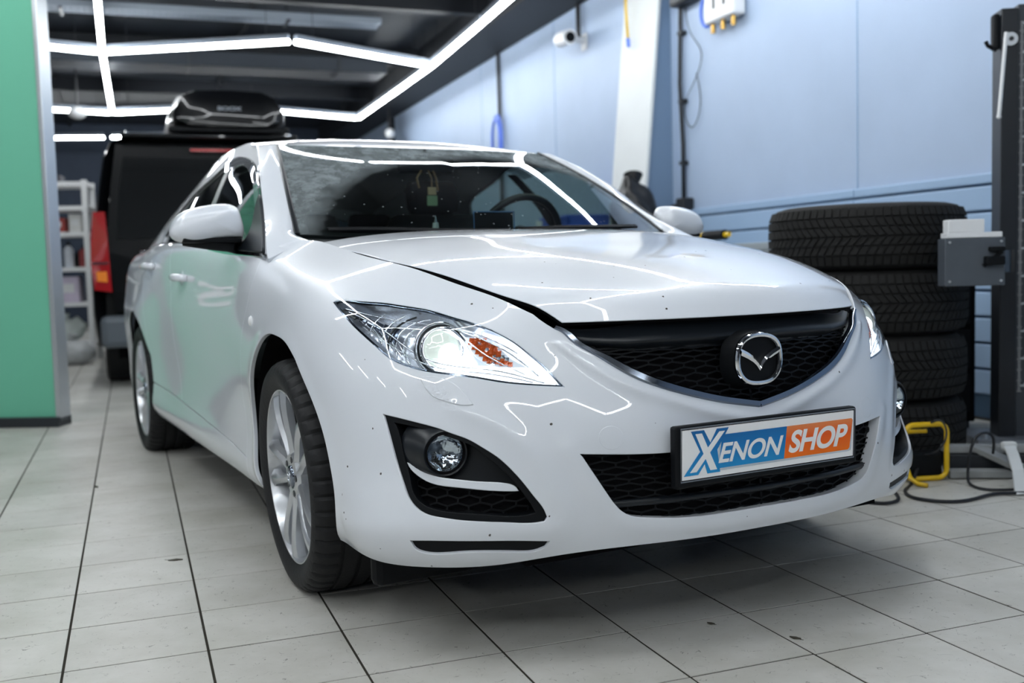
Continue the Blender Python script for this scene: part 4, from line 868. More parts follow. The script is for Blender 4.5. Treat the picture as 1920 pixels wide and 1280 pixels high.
mb=MB(); mb.box((0,0,-.006),(PA-.0060,PL_-.0050,.012),bev=.0008); tl=mb.out('tile',TILEM,floor)
fwd=fw; cells=[]
for i in range(int((UL-a_off)/PA)-1,int((UW-a_off)/PA)+1):
    for j in range(int((LN-l_off)/PL_)-1,int((LB-l_off)/PL_)+1):
        a=a_off+(i+.5)*PA; L=l_off+(j+.5)*PL_
        if a-PA/2<UL or a+PA/2>UW or L-PL_/2<LN or L+PL_/2>LB: continue
        p=T(a,L)-Vector((0,0,CAMH)); d=p.dot(fw); vis=d>.3 and abs(p.dot(rr)/d)<.53 and abs(p.dot(uu)/d)<.36
        cells.append((0 if vis else 1,p.length,a,L,i))
cells.sort()
first=True; stV=[]; stF=[]; cj={}
for n_,(vz,dd,a,L,i) in enumerate(cells):
    jog=cj.setdefault(i,random.uniform(-.003,.003)) 
    if n_<290:
        o=tl if first else tl.copy()
        if not first: COL.objects.link(o)
        first=False; o.location=(a,L+jog,random.uniform(-.0004,.0004))
    else:
        k=len(stV); hx,hy=(PA-.0060)/2,(PL_-.0050)/2
        for zz_ in (-.012,0):
            for sx,sy in ((-1,-1),(1,-1),(1,1),(-1,1)): stV.append((a+sx*hx,L+jog+sy*hy,zz_))
        stF+=[(k+4,k+5,k+6,k+7),(k,k+1,k+5,k+4),(k+1,k+2,k+6,k+5),(k+2,k+3,k+7,k+6),(k+3,k,k+4,k+7)]
_me=bpy.data.meshes.new('tile_field'); _me.from_pydata(stV,[],stF); _me.update(); meta(link('tile_field',_me,TILEM,floor),kind='stuff')
def rest(o,**k): return meta(o,**k)
# walls
WB=mat('blue_wall',(.37,.465,.62),.5,noise=.10,nscale=1.6,bump=.25,bscale=6); WB2=mat('blue_board',(.31,.44,.62),.38); GROOVE=mat('board_groove',(.06,.11,.18),.8)
wr=hall('wall_right'); meta(wr,kind='structure'); mb=MB(); mb.box((UW+.08,(LB+LN)/2,HC_/2),(.16,LB-LN,HC_)); mb.out('plaster',WB,wr)
mb=MB()
for Ls in (3.0,5.35,7.8,10.2,12.6): mb.box((UW-.002,Ls,2.55),(.005,.010,2.5))
mb.out('panel_joint',WB2,wr)
bd=None
for Ls,Le in ((.6,3.0),(3.0,5.35),(5.35,7.7),(8.4,10.4),(10.4,12.8)):
    z=1.325
    for k in range(9):
        z1=z; z0=z-(.068 if k==0 else .142); 
        mb=MB(); mb.box((UW-.016,(Ls+Le)/2,(z0+z1)/2+.006),(.032,Le-Ls-.006,z1-z0-.014),bev=.007); mb.out('cladding_board',WB2,wr); z=z0
mb=MB(); mb.box((UW-.003,6.7,.66),(.006,12.2,1.32)); mb.out('board_backing',GROOVE,wr)
NAVY=mat('dark_wall',(.022,.034,.058),.7,noise=.3,nscale=2); wb=hall('wall_back'); meta(wb,kind='structure'); mb=MB(); mb.box(((UW+UL)/2,LB+.08,HC_/2),(UW-UL,.16,HC_)); mb.out('plaster',NAVY,wb)
wl_=hall('wall_left'); meta(wl_,kind='structure'); mb=MB(); mb.box((UL-.08,(LB+LN)/2,HC_/2),(.16,LB-LN,HC_)); mb.out('plaster',mat('left_wall',(.34,.37,.41),.7),wl_)
wf=hall('wall_front'); meta(wf,kind='structure'); mb=MB(); mb.box(((UW+UL)/2,LN-.08,HC_/2),(UW-UL,.16,HC_)); mb.out('plaster',mat('front_wall',(.10,.11,.13),.7),wf)
CEIL=mat('dark_ceiling',(.013,.017,.024),.6,noise=.4,nscale=1.2); ce=hall('ceiling'); meta(ce,kind='structure'); mb=MB(); mb.box(((UW+UL)/2,(LB+LN)/2,HC_+.05),(UW-UL,LB-LN,.1)); mb.out('ceiling_deck',CEIL,ce)
BEAM=mat('ceiling_beam',(.006,.008,.012),.6)
for L in (1.5,4.6,7.6,10.6,13.4,16.2):
    mb=MB(); mb.box(((UW+UL)/2,L,HC_-.10),(UW-UL,.12,.20)); mb.out('beam',BEAM,ce)
mb=MB(); mb.box((UW-.32,(LB+LN)/2,HC_-.16),(.60,LB-LN,.32)); mb.out('side_beam',BEAM,ce)
for a in (-5.5,-3.2,-.9,1.4):
    mb=MB(); mb.box((a,(LB+LN)/2,HC_-.03),(.05,LB-LN,.06)); mb.out('purlin',BEAM,ce)
# cable tray with mesh bottom, in two runs
TR=mat('galvanised_wire',(.36,.41,.47),.4,metal=.5)
tr=empty('cable_tray',T(-1.6,11.2,3.56),TILE_YAW,'long grey wire mesh cable tray hung under the dark ceiling','cable tray')
mb=MB()
for k in range(5): mb.box((0,-.12+.06*k,0),(8.6,.006,.006))
for k in range(144): mb.box((-4.3+.06*k,0,.004),(.006,.25,.006))
mb.out('wire_mesh',TR,tr)
for s_ in (-.125,.125): mb=MB(); mb.box((0,s_,.035),(8.6,.012,.07)); mb.out('side_rail',TR,tr)
for x in (-3.5,-1.2,1.1,3.3): mb=MB(); mb.bar((x,0,.0),(x,0,.35),.012); mb.box((x,0,-.02),(.03,.34,.02)); mb.out('hanger',DARKM,tr)
du=empty('air_duct',T(-1.0,13.2,3.49),TILE_YAW,'dark boxed air duct running across under the ceiling behind the cable tray','duct')
mb=MB(); mb.box((0,0,0),(8.4,.55,.18),bev=.01); mb.out('duct_body',mat('duct_grey',(.025,.032,.042),.45,metal=.3),du)
for x in (-3.6,-1.8,0,1.8,3.6): mb=MB(); mb.box((x,0,0),(.03,.58,.20)); mb.out('flange',DARKM,du)
# lamps
TUBEM=mat('tube_light',(1,1,1),.4,emit=(.94,.98,1.0),estr=TUBE); HOUS=mat('lamp_housing',(.30,.34,.40),.45,metal=.3)
def tube(p,q,label,group=None,z=3.3):
    p=Vector((*p,z)); q=Vector((*q,z)); d=(q-p); n=d.normalized(); p=p+n*.035; q=q-n*.035; c=(p+q)/2; L=(q-p).length; rz=math.atan2(d.y,d.x)
    t=empty('ceiling_light',c,rz,label,'light',group)
    mb=MB(); mb.box((0,0,-.002),(L,.052,.042),bev=.010); mb.out('diffuser',TUBEM,t)
    mb=MB(); mb.box((0,0,.047),(L-.01,.058,.056),bev=.004); mb.out('housing',HOUS,t)
    for s_ in (-.38,.38): mb=MB(); mb.bar((L*s_,0,.06),(L*s_,0,HC_-z),.005); mb.out('suspension_wire',DARKM,t)
    return t
nA=(-4.29,11.12);nB=(-2.20,10.85);nC=(-.87,12.35);nJ=(.50,7.95);nF=(-5.75,15.16);nD=(-2.33,16.34);nE=(-3.9,14.95);nG=(-3.33,8.58);nK=(-2.35,6.0);nM=(-.75,6.5);nP=(1.70,6.15);nQ=(1.15,4.15);nR=(.45,2.2);nS=(-1.2,1.6);nT=(-2.9,4.0)
tube((-5.9,9.9),nA,'white tube light left of the crossing, nearest the green panel, upper row')
tube(nG,nA,'long white tube light running down from the top left of the photo to the crossing')
tube(nA,nB,'white tube light over the van, right of the crossing, rising to the right')
tube(nB,nC,'white tube light above the van roof box, descending to the right to the wall-side corner')
mid=(.5*(nC[0]+nJ[0]),.5*(nC[1]+nJ[1]))
tube(nC,(-.19,10.2),'white tube light rising from the wall-side corner, farther of the diagonal pair')
tube((-.19,10.2),nJ,'white tube light leaving the photo at the top edge, nearer of the diagonal pair')
tube(nC,(-1.6,14.35),'white tube light going down and left from the wall-side corner, nearer piece')
tube((-1.6,14.35),nD,'white tube light ending at the lowest right corner above the sedan roof, farther piece')
tube(nD,nE,'white tube light right of the roof box, behind it')
tube(nE,nF,'white tube light left of the roof box, lower row')
tube(nA,nF,'white tube light joining the upper crossing to the lower crossing beside the green panel')
tube((-7.0,14.3),nF,'white tube light left of the lower crossing, nearest the green panel')
tube((-8.0,17.55),(-6.85,17.72),'lowest white tube light far back above the shelving, longer piece')
tube((-6.8,17.73),(-4.6,17.8),'lowest white tube light far back, piece that goes behind the van')
GB='white tube lights overhead outside the photo'
for p,q in ((nJ,nM),(nM,nK),(nK,nG),(nJ,nP),(nP,nQ),(nQ,nR),(nR,nS),(nS,(-2.9,2.4)),((-2.9,2.4),nT),(nT,nK),(nQ,(-.4,4.45)),(nP,(3.3,5.1)),(nS,(-1.2,-.6)),((-1.2,-.6),(.5,-1.6)),((.5,-1.6),(2.0,-.6)),((2.0,-.6),nR),(nT,(-4.6,4.6)),((-1.2,-.6),(-3.0,-1.6)),((-3.0,-1.6),(-4.2,.4)),((-4.2,.4),(-2.9,2.4))):
    tube(p,q,'white tube light hanging overhead outside the photo, above the sedan and the camera',GB)
for r_ in range(1):
    zz=[(-7.6,-2.6),(-5.7,-3.7),(-3.8,-2.6),(-1.9,-3.7),(0.0,-2.6),(1.9,-3.7),(3.4,-2.9)]
    for k in range(6):
        p=T(zz[k][0],zz[k][1]-1.2-3.4*r_); q=T(zz[k+1][0],zz[k+1][1]-1.2-3.4*r_); tube((p.x,p.y),(q.x,q.y),'white tube light hanging overhead outside the photo, above the sedan and the camera',GB)
for k in range(4):
    p=T(-7.9,-.5+2.3*k); q=T(-6.4,.6+2.3*k); tube((p.x,p.y),(q.x,q.y),'white tube light hanging overhead outside the photo, above the sedan and the camera',GB)
# ---- green panel
gp_=empty('display_panel',(-3.39,6.22,0),-.085,'tall green panel with an aluminium edge standing at the left','panel')
GREEN=mat('green_fabric',(.15,.50,.34),.6,emit=(.12,.46,.28),estr=.0)
mb=MB(); mb.box((.34,.06,1.36),(.54,.10,2.60)); mb.out('fabric',GREEN,gp_)
ALU=mat('aluminium',(.55,.58,.60),.3,metal=.8)
mb=MB(); mb.box((.625,.06,1.36),(.030,.125,2.66),bev=.004); mb.out('frame_post',ALU,gp_)
mb=MB(); mb.box((.06,.06,1.36),(.045,.125,2.66),bev=.004); mb.out('frame_post',ALU,gp_)
mb=MB(); mb.box((.34,.05,.03),(.60,.16,.06),bev=.006); mb.out('base_rail',DARKM,gp_)
mb=MB(); mb.box((.34,.06,2.68),(.60,.12,.05),bev=.006); mb.out('top_rail',ALU,gp_)
lat=lambda x0,z0,h,w:(lambda a,b,z:(x0+w*a,.006 - .003*(z>0),z0+h*(1-b)))
text('lettering','S',0,1,0,1,PW,0,parent=gp_,lat=lat(.128,.76,.24,.16)); text('lettering','C',0,1,0,1,PW,0,parent=gp_,lat=lat(.175,1.86,.10,.10))
# ---- shelving
sh=empty('shelving_unit',(-4.97,11.3,0),TILE_YAW*.6,'white metal shelving unit with boxes and bags at the far left behind the van','shelf')
for x in (-.85,.35):
    for y in (-.22,.22): mb=MB(); mb.box((x,y,.98),(.055,.055,1.96)); mb.out('post',WHITEP,sh)
SZ=(.18,.62,1.00,1.38,1.66,1.92)
for z in SZ: mb=MB(); mb.box((-.25,0,z),(1.25,.48,.045)); mb.out('shelf_board',WHITEP,sh)
shM=Matrix.Translation((-4.97,11.3,0))@Matrix.Rotation(TILE_YAW*.6,4,'Z')
def onshelf(name,x,z,d,col,label,cat,kind='box',rough=.5):
    p=shM@Vector((x,-.03,z+.0225)); t=empty(name,p,TILE_YAW*.6,label,cat); m=mat('sh_'+name+str(len(MATS)),col,rough,noise=.2,nscale=10)
    mb=MB()
    if kind=='box': mb.box((0,0,d[2]/2),d,bev=.01); mb.out('carton',m,t); mb=MB(); mb.box((0,-d[1]/2-.001,d[2]*.55),(d[0]*.6,.003,d[2]*.35)); mb.out('sticker',WHITEP,t)
    elif kind=='bottle': mb.cyl((0,0,0),(0,0,d[2]*.7),d[0]/2); mb.cyl((0,0,d[2]*.7),(0,0,d[2]*.85),d[0]/2,d[0]/5); mb.out('bottle_body',m,t,True,angle=40); mb=MB(); mb.cyl((0,0,d[2]*.85),(0,0,d[2]),d[0]/5); mb.out('cap',BLACKP,t)
    else:
        mb.ball((0,0,d[2]/2),.5,12,d); o=mb.out('bag_body',m,t,True); 
        for v in o.data.vertices: v.co*=1+.12*math.sin(v.co.x*40)*math.cos(v.co.z*35); v.co.z=max(v.co.z,.0)
        mb=MB(); mb.cyl((0,0,d[2]*.9),(0,0,d[2]*1.12),.02,.035); mb.out('knot',m,t)
onshelf('storage_box',.02,1.38,(.20,.2,.16),(.35,.05,.04),'red box on the shelf below the top of the white shelving','box')
onshelf('storage_box',.22,1.38,(.13,.2,.20),(.7,.7,.68),'white box beside the red one near the top of the white shelving','box')
onshelf('spray_bottle',-.12,1.38,(.08,.08,.22),(.06,.06,.07),'black bottle near the top of the white shelving','bottle','bottle')
onshelf('storage_box',-.05,1.92,(.30,.25,.08),(.04,.04,.05),'flat black box lying on top of the white shelving','box')
onshelf('spray_bottle',.12,1.0,(.10,.10,.28),(.62,.66,.72),'pale bottle on the middle shelf of the white shelving','bottle','bottle')
onshelf('spray_bottle',.27,1.0,(.09,.09,.24),(.30,.04,.04),'red bottle on the middle shelf of the white shelving','bottle','bottle')
onshelf('storage_box',.10,.62,(.26,.24,.28),(.62,.55,.68),'pale lilac carton on the lower middle shelf of the white shelving','box')
onshelf('storage_box',-.18,.62,(.16,.2,.14),(.10,.14,.24),'navy box on the lower middle shelf of the white shelving','box')
onshelf('plastic_bag',.06,.18,(.40,.3,.28),(.60,.66,.64),'pale crumpled plastic bag on the bottom shelf of the white shelving','bag','bag')
# bag on the floor
t=empty('plastic_bag',(-4.62,10.7,0),0,'grey crumpled plastic bag on the floor in front of the white shelving','bag'); mb=MB(); mb.ball((0,0,.12),.5,12,(.50,.36,.28)); o=mb.out('bag_body',mat('bag_grey',(.45,.47,.48),.35,noise=.3,nscale=12,bump=1,bscale=12),t,True)
for v in o.data.vertices: v.co.z=max(v.co.z,0)
mb=MB(); mb.cyl((0,0,.24),(.02,0,.32),.02,.05); mb.out('knot',MATS['bag_grey'],t)
# ---- van
van=empty('van',(-2.42,8.50,0),TILE_YAW,'black van with red tail lamps parked behind the white sedan','van')
VB=mat('van_black',(.003,.0035,.0045),.3,coat=.45,spec=.12,crough=.02); VG=glassmat('van_glass',(.02,.025,.025),.04); RED=mat('tail_red',(.30,.006,.010),.15,coat=1,emit=(.6,.01,.01),estr=.05); 
sec=[(-.95,.35),(-.975,.60),(-.975,.95),(-.955,1.18),(-.90,1.55),(-.845,1.86),(-.79,1.985),(-.68,2.035),(-.35,2.06),(0,2.065)]
sec=sec+[(-x,z) for x,z in sec[-2::-1]]
mb=MB(); rows=[]
for y,s_,dz in ((.10,.90,-.02),(.02,.965,-.005),(0.0,.985,0),(.05,1.0,0),(.6,1.0,0),(4.0,.99,0),(4.35,.96,-.03),(5.2,.9,-.9)):
    rows.append([mb.bm.verts.new((x*s_,y+ (max(0,z-1.1)*.16 if y<.7 else 0),.35+(z-.35)*(1 if dz>-.5 else .35)+(dz if z>1 and dz>-.5 else 0))) for x,z in sec])
for r0,r1 in zip(rows[:-1],rows[1:]):
    for i in range(len(sec)-1): mb.bm.faces.new((r0[i],r0[i+1],r1[i+1],r1[i]))
    mb.bm.faces.new((r0[-1],r0[0],r1[0],r1[-1]))
mb.bm.faces.new(rows[0]); mb.bm.faces.new(rows[-1])
mb.out('body_shell',VB,van,True,angle=45)
slope=lambda z: max(0,z-1.1)*.16
def vprism(name,pts,y0,th,m,par=van):
    mb=MB(); mb.prism(pts,lambda a,b:(a,y0+slope(b),b),lambda a,b:(a,y0+th+slope(b),b)); return mb.out(name,m,par)
tg=vprism('tailgate',[(-.80,.62),(.80,.62),(.84,1.10),(.80,1.60),(.745,1.97),(-.745,1.97),(-.80,1.60),(-.84,1.10)],-.022,.03,VB)
vprism('rear_window',[(-.77,1.20),(.77,1.20),(.735,1.60),(.69,1.86),(-.69,1.86),(-.735,1.60)],-.032,.012,mat('van_window',(.003,.004,.005),.2,coat=.7,spec=.1,crough=0.0),tg)
mb=MB(); mb.tube([(-.60,-.045,1.10),(-.3,-.058,1.095),(.3,-.058,1.095),(.60,-.045,1.10)],.014,8); mb.out('chrome_strip',CHROME,tg,True)
mb=MB(); mb.box((0,-.045,.93),(.98,.03,.05),bev=.008); mb.out('chrome_garnish',CHROME,tg)
mb=MB(); mb.box((0,-.040,.80),(.56,.014,.13)); mb.out('number_plate_recess',GREY,tg)
mb=MB(); mb.box((0,.085,1.925),(.34,.03,.022)); mb.out('brake_lamp',RED,tg)
mb=MB(); mb.box((0,.10,2.03),(1.40,.22,.03),bev=.01); mb.out('roof_spoiler',VB,tg)
for s_ in (-1,1):
    lp=vprism('tail_lamp',[(s_*.825,.78),(s_*.955,.80),(s_*.972,1.00),(s_*.962,1.22),(s_*.938,1.42),(s_*.850,1.42),(s_*.838,1.20)],-.045,.07,RED)
    vprism('indicator',[(s_*.855,.86),(s_*.93,.87),(s_*.935,.945),(s_*.858,.945)],-.052,.02,mat('tail_amber',(.75,.22,.03),.2,coat=1,emit=(.8,.2,.02),estr=.15),lp)
    vprism('reverse_lens',[(s_*.842,1.005),(s_*.962,1.005),(s_*.962,1.02),(s_*.842,1.02)],-.052,.02,CHROME,lp)
    mb=MB(); mb.lathe([(-.10,.22),(-.11,.30),(-.09,.335),(0,.340),(.09,.335),(.11,.30),(.10,.22),(.02,.20),(.02,.0001)],40); mb.out('wheel',RUBBER,van,True,loc=(s_*.80,.72,.34),angle=30)
    mb=MB(); mb.tube([(s_*.66,.25,2.08),(s_*.70,2.0,2.13),(s_*.68,3.8,2.09)],.018,8); mb.out('roof_rail',CHROME,van,True)
mb=MB(); mb.ball((-1.16,3.9,1.10),.13,12,(.9,.5,1.1)); mb.bar((-.92,3.9,1.08),(-1.1,3.9,1.08),.05); mb.out('door_mirror',VB,van,True)
mb=MB(); mb.box((0,.04,.46),(1.86,.20,.26),bev=.05); mb.out('rear_bumper',mat('bumper_grey',(.10,.115,.135),.45),van)
mb=MB(); mb.box((0,2.5,.33),(1.6,4.6,.2)); mb.out('underbody',DEEP,van)
# roof box
rb=empty('roof_box',(-2.60,9.55,2.11),TILE_YAW,'glossy black rooftop cargo box on top of the van','roof box')
mb=MB(); rows=[]
for y,s_,h_ in ((-.60,.80,.75),(-.56,.93,.93),(-.35,1,1),(.8,1,1),(1.3,.8,.7),(1.45,.5,.4)):
    rows.append([mb.bm.verts.new((x*s_,y,.07+z*h_)) for x,z in [(-.40,0),(-.50,.05),(-.50,.13),(-.42,.27),(-.30,.325),(0,.335),(.30,.325),(.42,.27),(.50,.13),(.50,.05),(.40,0)]])
for r0,r1 in zip(rows[:-1],rows[1:]):
    for i in range(11): mb.bm.faces.new((r0[i],r0[(i+1)%11],r1[(i+1)%11],r1[i]))
mb.bm.faces.new(rows[0]); mb.bm.faces.new(rows[-1]); mb.out('lid',VB,rb,True,angle=40)
mb=MB(); mb.box((0,.4,.045),(1.02,1.9,.05),bev=.015); mb.out('base_tray',BLACKP,rb)
for y in (-.1,.9): mb=MB(); mb.box((0,y,.0),(1.36,.05,.035),bev=.01); mb.out('crossbar',GREY,rb)
text('lettering','BOOX',0,1,0,1,GREY,0,shear=0,parent=rb,lat=lambda a,b,z:(-.10+.20*a,-.604-.002*(z>0),.20+.035*(1-b)))
# ---- tapering column by the right wall
cm=mat('cream_steel',(.66,.69,.70),.5,noise=.06,nscale=3)
co=empty('steel_column',T(UW,8.0),TILE_YAW,'white tapering steel column standing against the blue wall','column')
mb=MB(); mb.prism([(-.001,0),(-.40,0),(-.06,3.45),(-.001,3.45)],lambda a,b:(a,-.30,b),lambda a,b:(a,.30,b)); mb.out('column_web',mat('column_shade_side',(.16,.24,.36),.6),co)  # shade of this side put into the web colour, darker than the flange
mb=MB(); mb.prism([(-.40,0),(-.425,0),(-.085,3.45),(-.06,3.45)],lambda a,b:(a,-.32,b),lambda a,b:(a,.32,b)); mb.out('column_flange',cm,co)
# ---- cables, boxes and fittings on the blue wall
CAB=mat('cable_black',(.012,.014,.018),.5)
def wallthing(name,L,z,label,cat,d=0): return empty(name,T(UW-d,L,z),TILE_YAW,label,cat)
t=wallthing('wall_conduit',7.47,1.36,'black conduit running down the blue wall right of the white column','cable'); mb=MB(); mb.tube([(-.03,0,0),(-.03,.0,.5),(-.035,.03,1.0),(-.03,.01,1.6),(-.03,0,2.2)],.017,8); mb.out('conduit_pipe',CAB,t,True)
for z in (.35,.85,1.4): mb=MB(); mb.box((-.025,0,z),(.05,.07,.03)); mb.out('clip',CAB,t)
t=wallthing('wall_socket',7.42,1.34,'black socket box at the foot of the conduit on the blue wall','socket'); mb=MB(); mb.box((-.05,0,.02),(.10,.13,.12),bev=.012); mb.out('socket_body',CAB,t); mb=MB(); mb.cyl((-.06,.06,.02),(-.08,.22,.0),.03); mb.out('plug',CAB,t)
t=wallthing('junction_box',7.35,2.98,'black junction box above the conduit, cut by the top edge of the photo','box'); mb=MB(); mb.box((-.06,0,.06),(.12,.30,.16),bev=.012); mb.out('box_body',CAB,t); mb=MB(); mb.box((-.125,0,.06),(.01,.26,.12)); mb.out('cover',DARKM,t)
t=wallthing('loose_wire',7.3,2.1,'thin dark wire looping beside the conduit','wire'); mb=MB(); mb.tube(curve_pts([(-.02,.12,.86),(-.03,.0,.6),(-.02,-.12,.45),(-.03,.02,.2),(-.02,.16,.05),(-.03,.0,-.12),(-.02,-.06,-.05),(-.02,-.04,.3)],5),.004,6); mb.out('wire_strand',CAB,t)
t=wallthing('air_manifold',6.76,2.66,'white air manifold with brass fittings at the top of the blue wall','fitting'); mb=MB(); mb.box((-.07,0,.17),(.12,.40,.26),bev=.02); mb.out('manifold_body',WHITEP,t)
BR=mat('brass',(.62,.38,.10),.25,metal=.9)
for y in (-.14,0,.14): mb=MB(); mb.cyl((-.08,y,.04),(-.08,y,-.03),.018); mb.out('fitting',BR,t)
for y in (-.09,.05): mb=MB(); mb.box((-.135,y,.2),(.01,.02,.14)); mb.out('slot',DARKM,t)
mb=MB(); mb.tube([(-.08,.20+.10*math.sin(a)+.02,.16+.12*math.cos(a)) for a in np.linspace(.3,5.6,24)],.014,8); mb.out('air_hose',mat('hose_blue',(.12,.22,.75),.35),t)
t=wallthing('yellow_hose',8.1,2.82,'yellow hose with a blue tip hanging at the top of the white column','hose',.20); mb=MB(); mb.tube([(0,.02,.6),(.0,.02,.3),(.0,-.01,.02)],.013,8); mb.out('hose_line',YEL,t,True); mb=MB(); mb.cyl((0,-.01,.02),(0,-.02,-.05),.018); mb.out('hose_coupling',MATS['hose_blue'],t)
t=wallthing('security_camera',9.4,3.08,'white security camera on the blue wall under the ceiling','camera'); mb=MB(); mb.cyl((-.22,.10,.05),(-.22,-.13,.03),.075); mb.ball((-.22,.10,.05),.075,10); mb.out('camera_housing',WHITEP,t,True,angle=50); mb=MB(); mb.cyl((-.22,-.13,.03),(-.22,-.14,.03),.05); mb.out('camera_lens',BLACKP,t); mb=MB(); mb.bar((0,0,.02),(-.2,0,.05),.05); mb.box((-.01,0,.02),(.02,.12,.16),bev=.005); mb.out('bracket',WHITEP,t)
t=wallthing('camera_cable',9.45,3.16,'thick black cable rising from the security camera to the ceiling','cable'); mb=MB(); mb.tube([(-.05,0,0),(-.05,.0,.3),(-.05,.1,.6)],.025,8); mb.out('cable_run',CAB,t)
t=wallthing('wall_cable',11.85,1.5,'thin black cable down the blue wall behind the sedan roof','cable'); mb=MB(); mb.tube([(-.03,0,0),(-.03,0,1.0),(-.03,.02,2.05)],.022,8); mb.out('cable_run',CAB,t)
t=wallthing('hose_coil',11.85,2.30,'blue air hose looped on the cable of the wall behind the sedan roof','hose'); mb=MB(); mb.tube([(-.07,.17*math.cos(a),.14+.30*math.sin(a)) for a in np.linspace(0,2*math.pi,28,endpoint=False)],.016,8,closed=True); mb.tube([(-.09,.14*math.cos(a),.12+.27*math.sin(a)) for a in np.linspace(0,2*math.pi,28,endpoint=False)],.016,8,closed=True); mb.out('hose_loop',MATS['hose_blue'],t,True)
t=wallthing('cctv_dome',16.3,3.1,'small white dome camera at the far end of the blue wall','camera',.3); mb=MB(); mb.ball((0,0,0),.08,10); mb.out('dome',WHITEP,t,True); mb=MB(); mb.cyl((0,0,.05),(0,0,.7),.02); mb.out('drop_pipe',CAB,t)
t=empty('downpipe',T(UW-.2,16.6,0),TILE_YAW,'dark vertical pipe in the far corner where the blue wall ends','pipe'); mb=MB(); mb.cyl((0,0,0),(0,0,3.4),.06); mb.out('pipe_run',CAB,t,True); mb=MB(); mb.cyl((0,0,1.5),(0,0,1.56),.075); mb.out('pipe_clamp',DARKM,t)
t=empty('dome_lamp',(-5.45,13.2,3.0),0,'small white round lamp hanging under the ceiling beside the tube lights at left','lamp'); mb=MB(); mb.ball((0,0,0),.11,12,(1,1,.7)); mb.out('globe',WHITEP,t,True); mb=MB(); mb.cyl((0,0,.05),(0,0,.8),.012); mb.out('stem',CAB,t)
# ---- workbench along the wall, things on it
GB2=mat('bench_grey',(.30,.34,.37),.5); PGR=mat('panel_grey',(.40,.45,.47),.5)
def mkbench(L,ln,label):
    wbn=empty('workbench',T(4.02,L),TILE_YAW,label,'workbench')
    mb=MB(); mb.box((0,0,.98),(.55,ln,.05),bev=.006); mb.out('bench_top',GB2,wbn)
    for y in (-ln/2+.1,ln/2-.1):
        for x in (-.22,.22): mb=MB(); mb.box((x,y,.477),(.06,.06,.954)); mb.out('leg',GREY,wbn)
    mb=MB(); mb.box((-.26,0,.74),(.03,ln-.1,.42)); mb.out('side_panel',PGR,wbn)
mkbench(6.45,2.3,'low grey workbench along the blue wall between the tyres and the white column')
mkbench(9.55,2.3,'low grey workbench along the wall beyond the white column')
def bench(name,L,a,label,cat,z=1.005,rz=0): return empty(name,T(a,L,z),TILE_YAW+rz,label,cat)
t=bench('rubbish_bag',7.40,3.82,'black crumpled bag beside the right roof pillar, in front of the white column','bag'); mb=MB(); mb.ball((0,0,.27),.5,16,(.38,.36,.56)); o=mb.out('bag_body',mat('bag_black',(.006,.006,.007),.35,bump=1,bscale=10),t,True)
for v in o.data.vertices: v.co*=1+.13*math.sin(v.co.x*22+v.co.z*17)*math.cos(v.co.y*21)
for v in o.data.vertices: v.co.z=max(v.co.z,0)
mb=MB(); mb.cyl((0,0,.50),(.02,.04,.60),.03,.08); mb.out('knot',MATS['bag_black'],t)
t=bench('tape_reel',6.72,3.84,'white flat reel on the workbench by the wall','reel'); mb=MB(); mb.lathe([(-.02,.04),(-.02,.085),(.02,.085),(.02,.04),(-.02,.04)],32); o=mb.out('reel_body',WHITEP,t,True,angle=30,loc=(0,0,.087)); o.rotation_euler=(0,0,1.0); mb=MB(); mb.cyl((-.018,0,.087),(.018,0,.087),.038); mb.out('hub',DARKM,t)
t=bench('paper_bundle',7.02,3.90,'brown crumpled paper bundle at the foot of the white column','bundle'); mb=MB(); mb.ball((0,0,.12),.5,10,(.24,.24,.26)); o=mb.out('paper',mat('kraft',(.42,.30,.20),.8),t,True)
for v in o.data.vertices: v.co*=1+.15*math.sin(v.co.x*50+v.co.z*37); v.co.z=max(v.co.z,0)
mb=MB(); mb.box((.0,0,.13),(.02,.26,.02)); mb.out('tape',WHITEP,t)
t=bench('spray_can',6.90,3.98,'thin grey can beside the brown paper bundle','can'); mb=MB(); mb.cyl((0,0,0),(0,0,.24),.03); mb.out('can_body',GREY,t,True,angle=40); mb=MB(); mb.cyl((0,0,.24),(0,0,.28),.015); mb.out('nozzle',WHITEP,t)
t=bench('cordless_drill',6.25,3.84,'black and yellow cordless power tool on the workbench','drill'); mb=MB(); mb.cyl((0,-.16,.07),(0,.10,.07),.035); mb.bar((0,.05,.06),(0,.10,.02),.04); mb.box((0,.11,.02),(.08,.12,.04),bev=.008); mb.out('drill_body',BLACKP,t,True,angle=40); mb=MB(); mb.cyl((0,.10,.07),(0,.125,.07),.034); mb.out('rear_cap',YEL,t); mb=MB(); mb.cyl((0,-.21,.07),(0,-.16,.07),.018); mb.out('chuck',YEL,t)
t=bench('plastic_crate',8.85,3.95,'blue plastic crate seen through the sedan windows','crate'); BC_=mat('crate_blue',(.05,.13,.62),.4); mb=MB()
for dx,dy,sx,sy in ((-.2,0,.02,.62),(.2,0,.02,.62),(0,-.3,.42,.02),(0,.3,.42,.02)): mb.box((dx,dy,.17),(sx,sy,.34))
mb.box((0,0,.01),(.42,.62,.02)); mb.out('crate_wall',BC_,t); mb=MB(); mb.box((0,0,.335),(.46,.66,.025),bev=.004); mb.out('crate_rim',BC_,t)
t=bench('white_canister',9.40,3.9,'white round canister beside the blue crate','canister'); mb=MB(); mb.cyl((0,0,0),(0,0,.34),.12); mb.out('canister_body',WHITEP,t,True,angle=40); mb=MB(); mb.cyl((0,0,.34),(0,0,.38),.05); mb.out('lid',BR,t)
